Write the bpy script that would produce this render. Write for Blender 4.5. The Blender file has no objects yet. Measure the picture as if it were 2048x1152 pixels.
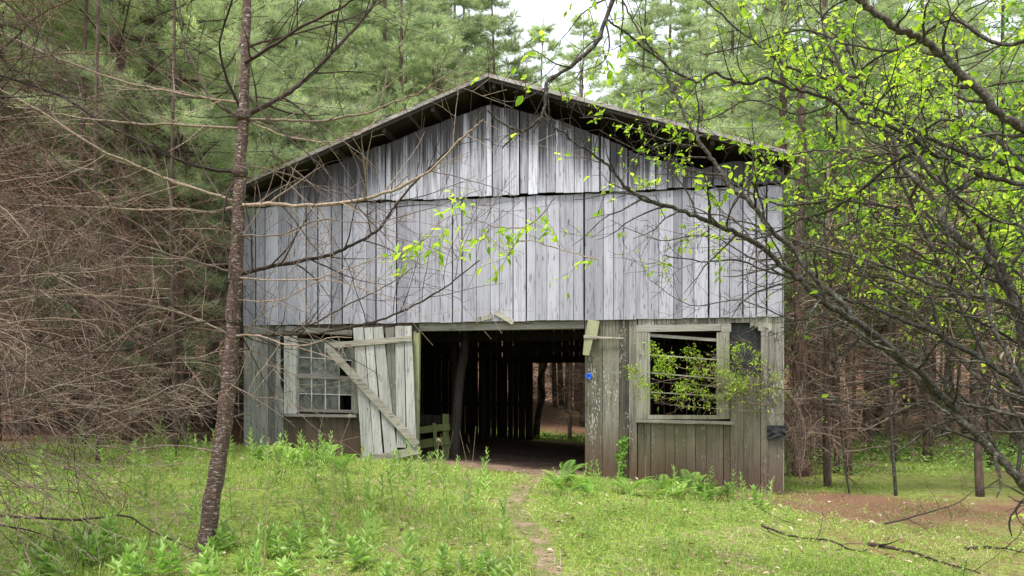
import bpy, math, random
import numpy as np
from mathutils import Vector, Matrix, noise as mnoise
R = math.radians
scene = bpy.context.scene
# ------------------------------------------------------------------ camera
F = 1479.0                      # focal length in photo pixels (2048 wide)
EYE = 1.6
HOR = 805.0
cam = bpy.data.objects.new('camera', bpy.data.cameras.new('camera'))
scene.collection.objects.link(cam)
cam.location = (0, 0, EYE)
cam.rotation_euler = (R(90), 0, 0)
cam.data.sensor_width = 36
cam.data.lens = 36 * F / 2048
cam.data.shift_y = (HOR - 576) / 2048
cam.data.clip_start = 0.05
cam.data.clip_end = 2000
scene.camera = cam
# ------------------------------------------------------------------ world, sun, exposure
w = bpy.data.worlds.new('World'); scene.world = w; w.use_nodes = True
nt = w.node_tree
sky = nt.nodes.new('ShaderNodeTexSky'); sky.sky_type = 'NISHITA'; sky.sun_disc = False
SUN_EL, SUN_AZ = 69, 212        # azimuth clockwise from +Y, seen from above: behind the camera, a little left
sky.sun_elevation = R(SUN_EL); sky.sun_rotation = R(SUN_AZ)
sky.air_density = 1.0; sky.dust_density = 4.0; sky.ozone_density = 1.0
bg = nt.nodes['Background']; bg.inputs['Strength'].default_value = 0.11
# thin bright overcast: the clear sky mixed with cloud white
mxs = nt.nodes.new('ShaderNodeMix'); mxs.data_type = 'RGBA'; mxs.inputs[0].default_value = .62; mxs.inputs[7].default_value = (9.5, 9.9, 10.4, 1)
nt.links.new(sky.outputs[0], mxs.inputs[6]); nt.links.new(mxs.outputs[2], bg.inputs['Color'])
sl = bpy.data.lights.new('sun', 'SUN'); sl.energy = 2.6; sl.angle = R(11); sl.color = (1.0, 0.95, 0.86)
so = bpy.data.objects.new('sun', sl); scene.collection.objects.link(so)
sd = Vector((math.sin(R(SUN_AZ)) * math.cos(R(SUN_EL)), math.cos(R(SUN_AZ)) * math.cos(R(SUN_EL)), math.sin(R(SUN_EL))))
so.rotation_euler = (-sd).to_track_quat('-Z', 'Y').to_euler()
so.location = (-5, -10, 30)
scene.view_settings.view_transform = 'Standard'
scene.view_settings.look = 'None'
scene.view_settings.gamma = 1
scene.view_settings.exposure = 1.06
scene.cycles.max_bounces = 6
scene.cycles.diffuse_bounces = 3
scene.cycles.glossy_bounces = 2
scene.cycles.transmission_bounces = 3
scene.cycles.transparent_max_bounces = 6

# ------------------------------------------------------------------ helpers
COL = scene.collection
def P(px, py, Y):
    return Vector(((px - 1024) * Y / F, Y, EYE + (HOR - py) * Y / F))

def smooth(a, b, x):
    t = np.clip((x - a) / (b - a), 0, 1)
    return t * t * (3 - 2 * t)

def ground(x, y):
    x = np.asarray(x, dtype=float); y = np.asarray(y, dtype=float)
    xs = np.where(x > 4.8, 4.8 + 1.2 * np.tanh((x - 4.8) / 1.2) * .4, x)
    xs = np.where(xs < -6, -6 + 2 * np.tanh((xs + 6) / 2), xs)
    h = 0.394 * smooth(2.0, 11.0, y) - 0.074 * xs * (0.35 + 0.65 * smooth(2.0, 11.0, y))
    h = h + 0.022 * np.maximum(x - 6, 0) * smooth(10, 20, y) * (x < 40) + 0.022 * 34 * (x >= 40) * smooth(10, 20, y)
    # wooded slope behind the barn, higher to the left
    h = h + np.maximum(y - 28, 0) * 0.035 + 0.12 * np.maximum(y - 30, 0) * smooth(10, -6, x) * smooth(75, 30, y)
    h = h + 0.30 * np.maximum(y - 62, 0) * (y < 170) + 0.30 * 108 * (y >= 170)
    h = h + 0.18 * np.maximum(np.abs(x) - 45, 0) * (np.abs(x) < 150) + 0.18 * 105 * (np.abs(x) >= 150)
    h = h + 0.018 * np.sin(x * 2.1 + 1.3 * np.sin(y * 1.1)) * np.sin(y * 1.7 + .6) + 0.012 * np.sin(x * 5.3 + y * 2.2) * np.sin(y * 4.9 - x)
    return h
def gz(x, y): return float(ground(x, y))
def GP(px, py):
    Y = 8.0
    for _ in range(60):
        X = (px - 1024) * Y / F
        Y = 0.6 * Y + 0.4 * F * (EYE - gz(X, Y)) / (py - HOR)
    X = (px - 1024) * Y / F
    return Vector((X, Y, gz(X, Y)))

class MB:
    """collects faces and a per-point 'tint' value, builds ONE mesh object"""
    def __init__(s): s.v = []; s.t = []; s.f = []; s.n = 0
    def add(s, verts, faces, tint=0.5):
        verts = np.asarray(verts, dtype=np.float32).reshape(-1, 3)
        faces = np.asarray(faces, dtype=np.int32)
        t = np.asarray(tint, dtype=np.float32)
        if t.ndim == 0: t = np.full(len(verts), float(tint), dtype=np.float32)
        s.v.append(verts); s.t.append(t); s.f.append(faces + s.n); s.n += len(verts)
    def mesh(s, name, material, smooth_=False):
        me = bpy.data.meshes.new(name)
        if s.n == 0: return me
        V = np.concatenate(s.v); T = np.concatenate(s.t)
        me.vertices.add(len(V)); me.vertices.foreach_set('co', V.ravel())
        ls = [f.ravel() for f in s.f]
        sizes = np.concatenate([np.full(len(f), f.shape[1], dtype=np.int32) for f in s.f])
        L = np.concatenate(ls)
        me.loops.add(len(L)); me.loops.foreach_set('vertex_index', L)
        me.polygons.add(len(sizes))
        me.polygons.foreach_set('loop_start', np.concatenate([[0], np.cumsum(sizes)[:-1]]).astype(np.int32))
        me.polygons.foreach_set('use_smooth', np.full(len(sizes), bool(smooth_)))
        me.update(calc_edges=True)
        a = me.attributes.new('tint', 'FLOAT', 'POINT'); a.data.foreach_set('value', T)
        if material: me.materials.append(material)
        return me
    def build(s, name, material, parent=None, smooth_=False, **kw):
        o = bpy.data.objects.new(name, s.mesh(name, material, smooth_)); COL.objects.link(o)
        if parent: o.parent = parent
        return tag(o, **kw)
    # ---- shapes
    def tube(s, pts, rad, sides=6, tint=0.5, cap=True):
        P_ = np.asarray([tuple(p) for p in pts], dtype=np.float64); n = len(P_)
        rad = np.asarray(rad, dtype=np.float64)
        if rad.ndim == 0: rad = np.full(n, float(rad))
        if len(rad) == 2 and n != 2: rad = np.linspace(rad[0], rad[1], n)
        T = np.gradient(P_, axis=0); T /= np.linalg.norm(T, axis=1)[:, None] + 1e-9
        m = T.mean(axis=0); k = int(np.argmin(np.abs(m))); ref = np.zeros(3); ref[k] = 1
        N = np.cross(T, ref); N /= np.linalg.norm(N, axis=1)[:, None] + 1e-9
        B = np.cross(T, N)
        a = np.arange(sides) * 2 * np.pi / sides
        ring = P_[:, None, :] + rad[:, None, None] * (np.cos(a)[None, :, None] * N[:, None, :] + np.sin(a)[None, :, None] * B[:, None, :])
        i = np.arange(n - 1)[:, None] * sides; j = np.arange(sides)[None, :]; j2 = (j + 1) % sides
        f = np.stack([i + j, i + j2, i + sides + j2, i + sides + j], axis=-1).reshape(-1, 4)
        s.add(ring.reshape(-1, 3), f, tint)
        if cap and sides > 4:
            b = s.n - n * sides
            s.f.append((np.arange(sides)[::-1] + b)[None, :].astype(np.int32)); s.f.append((np.arange(sides) + s.n - sides)[None, :].astype(np.int32))
    def box8(s, c, tint=0.5):
        # c: 8 corners, bottom 4 (ccw) then top 4
        s.add(c, [[0, 3, 2, 1], [4, 5, 6, 7], [0, 1, 5, 4], [1, 2, 6, 5], [2, 3, 7, 6], [3, 0, 4, 7]], tint)
    def box(s, x0, x1, y0, y1, z0, z1, tint=0.5):
        s.box8([(x0, y0, z0), (x1, y0, z0), (x1, y1, z0), (x0, y1, z0), (x0, y0, z1), (x1, y0, z1), (x1, y1, z1), (x0, y1, z1)], tint)
    def beam(s, a, b, wid, thk, nrm=(0, -1, 0), tint=0.5, w2=None):
        a = Vector(a); b = Vector(b); d = (b - a).normalized(); nv = Vector(nrm); nv = (nv - d * nv.dot(d)).normalized()
        sx = d.cross(nv); w2 = wid if w2 is None else w2
        c = []
        for p, ww in ((a, wid), (b, w2)):
            for q, t in ((-1, -1), (1, -1), (1, 1), (-1, 1)):
                c.append(tuple(p + sx * (q * ww / 2) + nv * (t * thk / 2)))
        s.box8(c, tint)
    def leaves(s, pos, d, up, L, W, tint, fold=0.25):
        pos = np.asarray(pos, float); d = np.asarray(d, float); up = np.asarray(up, float)
        d = d / (np.linalg.norm(d, axis=1)[:, None] + 1e-9)
        sx = np.cross(d, up); sx /= np.linalg.norm(sx, axis=1)[:, None] + 1e-9
        nn = np.cross(sx, d)
        L = np.broadcast_to(np.asarray(L, float), (len(pos),))[:, None]; W = np.broadcast_to(np.asarray(W, float), (len(pos),))[:, None]
        base = pos; tip = pos + d * L - nn * L * .12
        l1 = pos + d * L * .30 - sx * W * .5 + nn * W * fold; l2 = pos + d * L * .66 - sx * W * .40 + nn * W * fold * .5
        r1 = pos + d * L * .30 + sx * W * .5 + nn * W * fold; r2 = pos + d * L * .66 + sx * W * .40 + nn * W * fold * .5
        V = np.stack([base, l1, l2, tip, r2, r1], axis=1)
        i = (np.arange(len(pos)) * 6)[:, None, None]
        f = (i + np.array([[0, 3, 2, 1], [0, 5, 4, 3]])[None]).reshape(-1, 4)
        s.add(V.reshape(-1, 3), f, np.repeat(np.broadcast_to(tint, (len(pos),)), 6))
    def tris(s, pos, d, side, L, W, tint, bend=0.0):
        # thin needles / short grass: one triangle each (or two when bent)
        pos = np.asarray(pos, float); n = len(pos)
        d = d / (np.linalg.norm(d, axis=1)[:, None] + 1e-9); side = side / (np.linalg.norm(side, axis=1)[:, None] + 1e-9)
        L = np.broadcast_to(np.asarray(L, float), (n,))[:, None]; W = np.broadcast_to(np.asarray(W, float), (n,))[:, None]
        if bend == 0:
            V = np.stack([pos - side * W / 2, pos + side * W / 2, pos + d * L], axis=1)
            s.add(V.reshape(-1, 3), np.arange(n * 3).reshape(-1, 3), np.repeat(np.broadcast_to(tint, (n,)), 3))
        else:
            mid = pos + d * L * .55; fwd = np.cross(side, d) * bend
            tip = pos + d * L * .92 + fwd * L
            V = np.stack([pos - side * W / 2, pos + side * W / 2, mid + side * W * .42 + fwd * L * .25, mid - side * W * .42 + fwd * L * .25, tip], axis=1)
            i = (np.arange(n) * 5)[:, None]
            T = np.repeat(np.broadcast_to(tint, (n,)), 5)
            b = s.n
            s.add(V.reshape(-1, 3), i + np.array([[0, 1, 2, 3]]), T)
            s.f.append((i + np.array([[3, 2, 4]]) + b).astype(np.int32))

def tag(o, label=None, cat=None, group=None, kind=None):
    if label: o['label'] = label
    if cat: o['category'] = cat
    if group: o['group'] = group
    if kind: o['kind'] = kind
    return o
def empty(name, loc=(0, 0, 0), rz=0.0, **kw):
    o = bpy.data.objects.new(name, None); COL.objects.link(o); o.location = loc; o.rotation_euler = (0, 0, rz)
    o.empty_display_size = .2
    return tag(o, **kw)

# ------------------------------------------------------------------ materials
class NT:
    def __init__(s, name):
        s.m = bpy.data.materials.new(name); s.m.use_nodes = True; s.t = s.m.node_tree; s.N = s.t.nodes
        s.b = s.N['Principled BSDF']; s.b.inputs['Roughness'].default_value = .85
        s.b.inputs['Specular IOR Level'].default_value = .25
        s.out = s.N['Material Output']
    def l(s, a, b): s.t.links.new(a, b)
    def set(s, sock, v):
        if isinstance(v, bpy.types.NodeSocket): s.l(v, sock)
        elif isinstance(v, (tuple, list)) and len(v) == 3 and sock.type == 'RGBA': sock.default_value = (*v, 1)
        else: sock.default_value = v
    def coord(s, which='Object'): return s.N.new('ShaderNodeTexCoord').outputs[which]
    def pos(s): return s.N.new('ShaderNodeNewGeometry').outputs['Position']
    def mapv(s, v, scale=(1, 1, 1), off=None):
        n = s.N.new('ShaderNodeMapping'); s.l(v, n.inputs['Vector']); n.inputs['Scale'].default_value = scale
        if off is not None: s.set(n.inputs['Location'], off)
        return n.outputs[0]
    def noise(s, v, scale, detail=4, rough=.55, dist=0):
        n = s.N.new('ShaderNodeTexNoise'); s.l(v, n.inputs['Vector']); n.inputs['Scale'].default_value = scale
        n.inputs['Detail'].default_value = detail; n.inputs['Roughness'].default_value = rough; n.inputs['Distortion'].default_value = dist
        return n.outputs['Fac']
    def voro(s, v, scale, feature='F1', out='Distance'):
        n = s.N.new('ShaderNodeTexVoronoi'); n.feature = feature; s.l(v, n.inputs['Vector']); n.inputs['Scale'].default_value = scale
        return n.outputs[out]
    def ramp(s, fac, *stops):
        n = s.N.new('ShaderNodeValToRGB'); s.set(n.inputs[0], fac); e = n.color_ramp.elements
        while len(e) < len(stops): e.new(.5)
        for el, (p, c) in zip(e, stops):
            el.position = p; el.color = (*c, 1) if isinstance(c, (tuple, list)) else (c, c, c, 1)
        return n.outputs[0]
    def mix(s, f, a, b, mode='MIX'):
        n = s.N.new('ShaderNodeMix'); n.data_type = 'RGBA'; n.blend_type = mode
        s.set(n.inputs['Factor'], f); s.set(n.inputs['A'], a) if False else None
        s.set(n.inputs[6], a); s.set(n.inputs[7], b)
        return n.outputs[2]
    def math(s, op, a, b=0.0, c=None, clamp=False):
        n = s.N.new('ShaderNodeMath'); n.operation = op; n.use_clamp = clamp
        s.set(n.inputs[0], a); s.set(n.inputs[1], b)
        if c is not None: s.set(n.inputs[2], c)
        return n.outputs[0]
    def attr(s, name):
        n = s.N.new('ShaderNodeAttribute'); n.attribute_name = name; return n.outputs['Fac']
    def sep(s, v):
        n = s.N.new('ShaderNodeSeparateXYZ'); s.l(v, n.inputs[0]); return n.outputs
    def comb(s, x, y, z):
        n = s.N.new('ShaderNodeCombineXYZ'); s.set(n.inputs[0], x); s.set(n.inputs[1], y); s.set(n.inputs[2], z); return n.outputs[0]
    def bump(s, h, strength=.4, dist=.01):
        n = s.N.new('ShaderNodeBump'); s.set(n.inputs['Height'], h); n.inputs['Strength'].default_value = strength; n.inputs['Distance'].default_value = dist
        s.l(n.outputs[0], s.b.inputs['Normal'])
    def color(s, c): s.set(s.b.inputs['Base Color'], c); return s
    def translucent(s, c, amount=.4):
        tr = s.N.new('ShaderNodeBsdfTranslucent'); s.set(tr.inputs[0], c)
        mx = s.N.new('ShaderNodeMixShader'); mx.inputs[0].default_value = amount
        s.l(s.b.outputs[0], mx.inputs[1]); s.l(tr.outputs[0], mx.inputs[2]); s.l(mx.outputs[0], s.out.inputs[0])
    def randobj(s): return s.N.new('ShaderNodeObjectInfo').outputs['Random']

def wood(name, light, mid, dark, moss=0.0, mud=0.0, eave_stain_shade=None, contrast=1.0, moss_col=(.16, .19, .06), low=None, along='z', fleck=0, vary=1.0):
    """weathered sawn boards: long vertical grain, streaks, knots; grain runs along object Z"""
    k = NT(name); t = k.attr('tint'); co = k.coord()
    x, y, z = k.sep(co)
    if along == 'x': x, z = z, x
    off = k.math('MULTIPLY', t, 61.0)
    v = k.comb(k.math('ADD', x, off), y, k.math('ADD', z, k.math('MULTIPLY', t, 17.3)))
    grain = k.noise(k.mapv(v, (55, 20, 1.6)), 1.0, 6, .62, .6)
    streak = k.noise(k.mapv(v, (16, 8, .55)), 1.0, 5, .6, .3)
    blot = k.noise(k.mapv(v, (3.5, 3, 1.3)), 1.0, 4, .6)
    base = k.mix(k.ramp(k.math('ADD', k.math('MULTIPLY', streak, .6), k.math('MULTIPLY', blot, .4)), (.36, 0.0), (.62, 1.0)), mid, light)
    base = k.mix(k.ramp(k.math('ADD', grain, k.math('MULTIPLY', blot, .25)), (.46, .85 * contrast), (.62, 0.0)), base, dark)
    # dark dashes where the grain opened, and knots
    dash = k.noise(k.mapv(v, (38, 10, 4.2)), 1.0, 3, .5)
    base = k.mix(k.ramp(dash, (.62, 0.0), (.70, .8)), base, tuple(c * .45 for c in dark))
    knot = k.voro(k.mapv(v, (5.0, 3, 1.7)), 1.0)
    base = k.mix(k.ramp(knot, (.035, .8), (.085, 0.0)), base, tuple(c * .55 for c in dark))
    # every board weathers to its own shade
    base = k.mix(1.0, base, k.ramp(t, (0.0, 1 - .45 * vary), (.25, 1 - .16 * vary), (.75, 1.02), (1.0, 1 + .2 * vary)), 'MULTIPLY')
    if fleck:     # flakes of old whitewash
        fl = k.noise(k.mapv(v, (42, 20, 17)), 1.0, 3, .6); zone = k.noise(k.mapv(v, (4, 3, .8)), 1.0, 2)
        base = k.mix(k.ramp(k.math('ADD', fl, k.math('MULTIPLY', zone, .6)), (.93, 0.0), (.98, fleck)), base, (.55, .54, .50))
    big = k.noise(k.mapv(co, (.55, 1, .5)), 1.0, 3)
    if moss:
        f = k.math('MULTIPLY', k.ramp(k.math('ADD', k.math('MULTIPLY', big, .8), k.math('MULTIPLY', streak, .35)), (.48, 0.0), (.72, 1.0)), moss)
        base = k.mix(f, base, moss_col)
    if low is not None:     # (z_bottom, z_top, colour, amount): stain band with ragged upper edge
        z0, z1, c, amt = low
        lx = k.math('ADD', z, k.math('MULTIPLY', x, .074))
        e = k.math('ADD', lx, k.math('MULTIPLY', k.math('SUBTRACT', streak, .5), -.9))
        mr = k.N.new('ShaderNodeMapRange'); k.set(mr.inputs[0], e); mr.inputs[1].default_value = z0; mr.inputs[2].default_value = z1; mr.inputs[3].default_value = amt; mr.inputs[4].default_value = 0
        base = k.mix(mr.outputs[0], base, c)
    if eave_stain_shade is not None:   # old water streaks from under the eaves, with eave shade painted in (u, slope)
        zt, amt = eave_stain_shade
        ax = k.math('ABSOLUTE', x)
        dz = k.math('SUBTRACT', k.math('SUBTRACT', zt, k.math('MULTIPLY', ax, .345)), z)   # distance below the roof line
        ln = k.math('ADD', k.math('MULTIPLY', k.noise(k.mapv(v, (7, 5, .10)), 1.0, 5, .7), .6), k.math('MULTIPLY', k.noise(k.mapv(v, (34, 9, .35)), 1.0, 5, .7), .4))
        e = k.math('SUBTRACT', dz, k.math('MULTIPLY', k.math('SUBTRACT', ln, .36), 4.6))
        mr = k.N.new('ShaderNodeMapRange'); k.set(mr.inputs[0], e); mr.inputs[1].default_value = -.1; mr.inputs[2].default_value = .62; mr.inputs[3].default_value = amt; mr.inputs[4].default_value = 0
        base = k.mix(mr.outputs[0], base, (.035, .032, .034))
    k.color(base); k.b.inputs['Roughness'].default_value = .8
    k.bump(k.math('ADD', grain, k.math('MULTIPLY', dash, -.5)), .55, .006)
    return k.m

M = {}
M['loft'] = wood('weathered_grey_boards', (.43, .43, .495), (.33, .33, .385), (.15, .145, .165), contrast=.7, vary=1.15)
M['gable'] = wood('weathered_gable_boards', (.52, .525, .60), (.38, .38, .435), (.10, .098, .11), eave_stain_shade=(7.22, .95), contrast=.9, vary=1.2)
M['lower'] = wood('mossy_lower_boards', (.285, .27, .24), (.13, .118, .098), (.03, .026, .021), moss=.75, moss_col=(.12, .12, .055), low=(.6, 1.45, (.085, .048, .032), .85), fleck=.7, vary=1.6)
M['lower_left'] = wood('grey_lower_boards', (.34, .34, .32), (.19, .19, .175), (.06, .06, .052), moss=.35, moss_col=(.12, .13, .07), fleck=.6, vary=1.3)
M['under_sill'] = wood('brown_boards', (.14, .115, .085), (.085, .068, .05), (.03, .025, .02), low=(.6, 1.1, (.10, .06, .04), .6))
M['casing'] = wood('casing_wood', (.33, .33, .28), (.22, .215, .17), (.08, .075, .06), moss=.5, moss_col=(.15, .15, .07))
M['casing_white'] = wood('pale_casing_wood', (.52, .53, .50), (.36, .37, .34), (.14, .14, .12), moss=.25, moss_col=(.2, .2, .1))
M['door'] = wood('door_boards', (.45, .45, .44), (.33, .33, .315), (.14, .135, .12), moss=.12, moss_col=(.25, .26, .18))
M['brace'] = wood('brace_wood', (.42, .40, .35), (.30, .28, .235), (.12, .10, .075), moss=.2, moss_col=(.2, .2, .12), along='x')
M['casing_h'] = wood('level_casing_wood', (.32, .31, .28), (.20, .19, .165), (.07, .065, .055), moss=.35, moss_col=(.13, .125, .075), along='x')
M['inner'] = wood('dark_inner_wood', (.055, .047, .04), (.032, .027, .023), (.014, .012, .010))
M['green_wood'] = wood('algae_rails', (.19, .22, .10), (.13, .155, .06), (.05, .06, .025), moss=.6, moss_col=(.14, .19, .05))
M['rake'] = wood('rake_boards', (.42, .40, .385), (.27, .255, .245), (.08, .075, .07), along='x')
M['peg'] = wood('lichen_board', (.36, .37, .24), (.25, .26, .15), (.10, .10, .06), moss=.6, moss_col=(.26, .28, .12))
k = NT('roof_shingles'); co = k.coord(); n1 = k.noise(co, 3, 5); n2 = k.noise(k.mapv(co, (8, 2, 8)), 2, 4)
k.color(k.mix(k.ramp(n1, (.45, 0.0), (.62, 1.0)), k.mix(n2, (.10, .085, .07), (.24, .20, .16)), (.30, .28, .08))); k.bump(n2, .6, .02); M['roof'] = k.m
k = NT('dusty_glass'); co = k.coord(); n1 = k.noise(co, 9, 6, .7); n2 = k.noise(co, 45, 3)
k.color(k.mix(1.0, k.mix(k.ramp(n1, (.38, 0.0), (.62, 1.0)), (.045, .052, .048), (.16, .175, .15)), k.ramp(k.randobj(), (0.0, .55), (1.0, 1.35)), 'MULTIPLY')); k.b.inputs['Roughness'].default_value = .35
k.b.inputs['Specular IOR Level'].default_value = .5; k.b.inputs['Alpha'].default_value = .93; k.bump(n2, .1, .003); M['glass'] = k.m
k = NT('black_felt'); co = k.coord(); n1 = k.noise(co, 6, 5)
k.color(k.mix(n1, (.010, .011, .013), (.035, .038, .042))); k.b.inputs['Roughness'].default_value = .55; k.bump(n1, .8, .03); M['felt'] = k.m
k = NT('blue_plastic'); k.color((.005, .09, .62)); k.b.inputs['Roughness'].default_value = .4; M['blue'] = k.m
k = NT('dark_blue_print'); k.color((.002, .01, .12)); M['navy'] = k.m
k = NT('nail_metal'); k.color((.7, .75, .8)); k.b.inputs['Metallic'].default_value = .6; k.b.inputs['Roughness'].default_value = .4; M['nail'] = k.m

def bark(name, c0, c1, c2, scale=(14, 14, 3), lich=None, ls=9, bumpd=.012, bands=False):
    k = NT(name); co = k.coord(); v = k.mapv(co, scale)
    n1 = k.noise(v, 1.0, 6, .65, .5); n2 = k.voro(k.mapv(co, tuple(s * 1.6 for s in scale)), 1.0)
    c = k.ramp(k.math('ADD', k.math('MULTIPLY', n1, .7), k.math('MULTIPLY', n2, .35)), (.28, c0), (.5, c1), (.75, c2))
    if lich:
        f = k.ramp(k.noise(k.mapv(co, (ls, ls, ls * (2.6 if bands else 1))), 1.0, 4, .7), (.56, 0.0), (.64, .85))
        c = k.mix(f, c, lich)
    c = k.mix(1.0, c, k.ramp(k.attr('tint'), (0.0, .6), (1.0, 1.4)), 'MULTIPLY')
    k.color(c); k.bump(k.math('SUBTRACT', n1, n2), .7, bumpd); return k.m
M['bark_young'] = bark('young_pine_bark', (.03, .019, .016), (.085, .052, .042), (.17, .115, .098), (22, 22, 60), lich=(.42, .38, .34), ls=20, bands=True, bumpd=.006)
M['bark_young_base'] = M['bark_young']
M['bark_pine'] = bark('pine_bark', (.03, .021, .017), (.085, .058, .046), (.17, .125, .10), (13, 13, 3.2))
M['bark_pale'] = bark('pale_bark', (.10, .085, .07), (.24, .21, .17), (.40, .37, .32), (10, 10, 14))
M['twig_dark'] = bark('dark_branch_bark', (.015, .010, .009), (.036, .024, .020), (.085, .060, .050), (60, 60, 60), bumpd=.002)
M['twig_pale'] = bark('pale_twig_bark', (.11, .078, .058), (.20, .15, .115), (.32, .26, .21), (40, 40, 40), bumpd=.002)
M['twig_brown'] = bark('brown_twig_bark', (.05, .026, .019), (.115, .066, .048), (.21, .135, .105), (40, 40, 40), bumpd=.002)
M['twig_mid'] = bark('tan_twig_bark', (.085, .055, .042), (.165, .12, .092), (.28, .22, .175), (40, 40, 40), bumpd=.002)
M['shrub_bark'] = bark('lichened_shrub_bark', (.016, .013, .011), (.040, .033, .028), (.095, .083, .068), (40, 40, 40), lich=(.14, .155, .12), ls=30, bumpd=.005)

def foliage(name, c0, c1, c2, trans=.35, rough=.6, tcol=None):
    k = NT(name); t = k.attr('tint'); n = k.noise(k.pos(), .55, 3)
    c = k.ramp(t, (0.0, c0), (.5, c1), (1.0, c2))
    c = k.mix(1.0, c, k.ramp(n, (.32, .72), (.68, 1.28)), 'MULTIPLY')
    r = k.randobj(); c = k.mix(1.0, c, k.ramp(r, (0.0, .85), (1.0, 1.15)), 'MULTIPLY')
    k.color(c); k.b.inputs['Roughness'].default_value = rough
    k.translucent(k.mix(1.0, c, tcol or (1.1, 1.25, .6), 'MULTIPLY'), trans); return k.m
M['needles'] = foliage('pine_needles', (.22, .275, .20), (.43, .49, .375), (.68, .70, .46), .52)
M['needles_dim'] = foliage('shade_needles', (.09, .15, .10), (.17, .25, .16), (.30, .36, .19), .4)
M['dead_needles'] = foliage('dead_needles', (.13, .065, .03), (.20, .11, .06), (.30, .19, .11), .2, tcol=(1.1, .9, .7))
M['spring'] = foliage('spring_leaves', (.16, .31, .03), (.36, .54, .05), (.62, .76, .16), .55, .45, tcol=(1.15, 1.2, .5))
M['spring2'] = foliage('green_leaves', (.08, .19, .03), (.15, .30, .05), (.26, .42, .08), .45, .5)
M['grass'] = foliage('grass_blades', (.15, .21, .035), (.29, .37, .08), (.56, .56, .28), .35)
M['weed'] = foliage('weed_leaves', (.13, .23, .045), (.25, .39, .10), (.42, .53, .22), .35, .5)
M['fern'] = foliage('fern_fronds', (.14, .28, .05), (.26, .43, .08), (.42, .56, .16), .4)
M['straw'] = foliage('dead_straw', (.20, .13, .08), (.36, .27, .18), (.55, .46, .34), .1, tcol=(1, .9, .7))
M['litter'] = foliage('fallen_needles', (.11, .05, .028), (.19, .095, .055), (.34, .21, .13), .05, tcol=(1, .8, .6))
M['stalk'] = bark('dry_stalk', (.16, .12, .07), (.26, .20, .13), (.38, .31, .22), (40, 40, 20), bumpd=.001)
# ------------------------------------------------------------------ ground
def masks(x, y):
    """grassiness and bare-soil amount of the forest floor"""
    nz = .5 * np.sin(x * 1.3 + 2 * np.sin(y * .9)) + .5 * np.sin(y * 1.9 + 1.5 * np.sin(x * .8 + 1))
    lf = smooth(-8.2, -6.2, x + .35 * nz + .16 * (12 - y) * -1)
    rt = smooth(4.8, 2.4, x + .5 * nz - .12 * (10 - y))
    clearing = lf * rt * smooth(13.6, 12.6, y + .2 * nz + .15 * x) * 1.0
    right = .60 * smooth(2.8, 4.2, x) * smooth(9.5, 13.5, y) * smooth(13, 9, x) * smooth(21, 17, y) + .48 * smooth(3, 4, x) * smooth(11, 9.0, y)
    under = smooth(4.8, 6.2, x) * smooth(15.5, 17.5, y + nz) * smooth(27, 22, y)
    rear = smooth(24.5, 25.2, y) * smooth(30.2, 28.4, y + nz * .6 - .1 * x) * smooth(-3, -1, x) * smooth(12, 7, x)
    red = smooth(1.3, .2, np.sqrt(((x - 5.5) / 1.0) ** 2 + ((y - 11.9) / 1.3) ** 2))
    g = np.clip(np.maximum(np.maximum(clearing, right), np.maximum(under, rear)) * (1 - .93 * red), 0, 1)
    return g
def make_ground():
    def axis(lo, a, b, hi, st):
        mid = np.arange(a, b, st); out = [mid[-1]]; s = st
        while out[-1] < hi: s *= 1.18; out.append(out[-1] + s)
        up = np.array(out[1:]); out = [mid[0]]; s = st
        while out[-1] > lo: s *= 1.18; out.append(out[-1] - s)
        return np.concatenate([np.array(out[1:])[::-1], mid, up])
    xs = axis(-400, -10, 12, 400, .12); ys = axis(-120, 2, 30, 500, .12)
    X, Y = np.meshgrid(xs, ys); Z = ground(X, Y)
    nx, ny = len(xs), len(ys)
    i = np.arange(ny - 1)[:, None] * nx + np.arange(nx - 1)[None]
    f = np.stack([i, i + 1, i + nx + 1, i + nx], -1).reshape(-1, 4)
    mb = MB(); mb.add(np.stack([X, Y, Z], -1).reshape(-1, 3), f, masks(X, Y).ravel())
    k = NT('forest_floor'); g = k.attr('tint'); co = k.pos()
    n1 = k.noise(co, 2.2, 5, .65); n2 = k.noise(co, 14, 5, .7); n3 = k.noise(k.mapv(co, (30, 90, 30)), 1.0, 4, .7); n4 = k.noise(k.mapv(co, (95, 28, 30)), 1.0, 4, .7)
    needle = k.mix(k.ramp(k.math('MAXIMUM', n3, n4), (.45, 0.0), (.72, 1.0)), (.115, .058, .034), (.28, .165, .10))
    needle = k.mix(k.ramp(n1, (.4, 0.0), (.7, .5)), needle, (.19, .115, .075))
    moss = k.mix(k.ramp(n2, (.35, 0.0), (.65, 1.0)), (.075, .11, .02), (.22, .29, .05))
    dry = k.mix(n3, (.15, .10, .06), (.34, .25, .17))
    green = k.mix(k.ramp(n1, (.52, 0.0), (.66, .8)), moss, dry)
    f = k.math('ADD', g, k.math('MULTIPLY', k.math('SUBTRACT', k.math('ADD', n2, n1), 1.0), .9))
    k.color(k.mix(k.ramp(f, (.3, 0.0), (.6, 1.0)), needle, green)); k.b.inputs['Roughness'].default_value = .95
    k.bump(k.math('ADD', n2, k.math('MULTIPLY', n3, .5)), .6, .03)
    mb.build('ground', k.m, smooth_=True, kind='structure')
make_ground()

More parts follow.
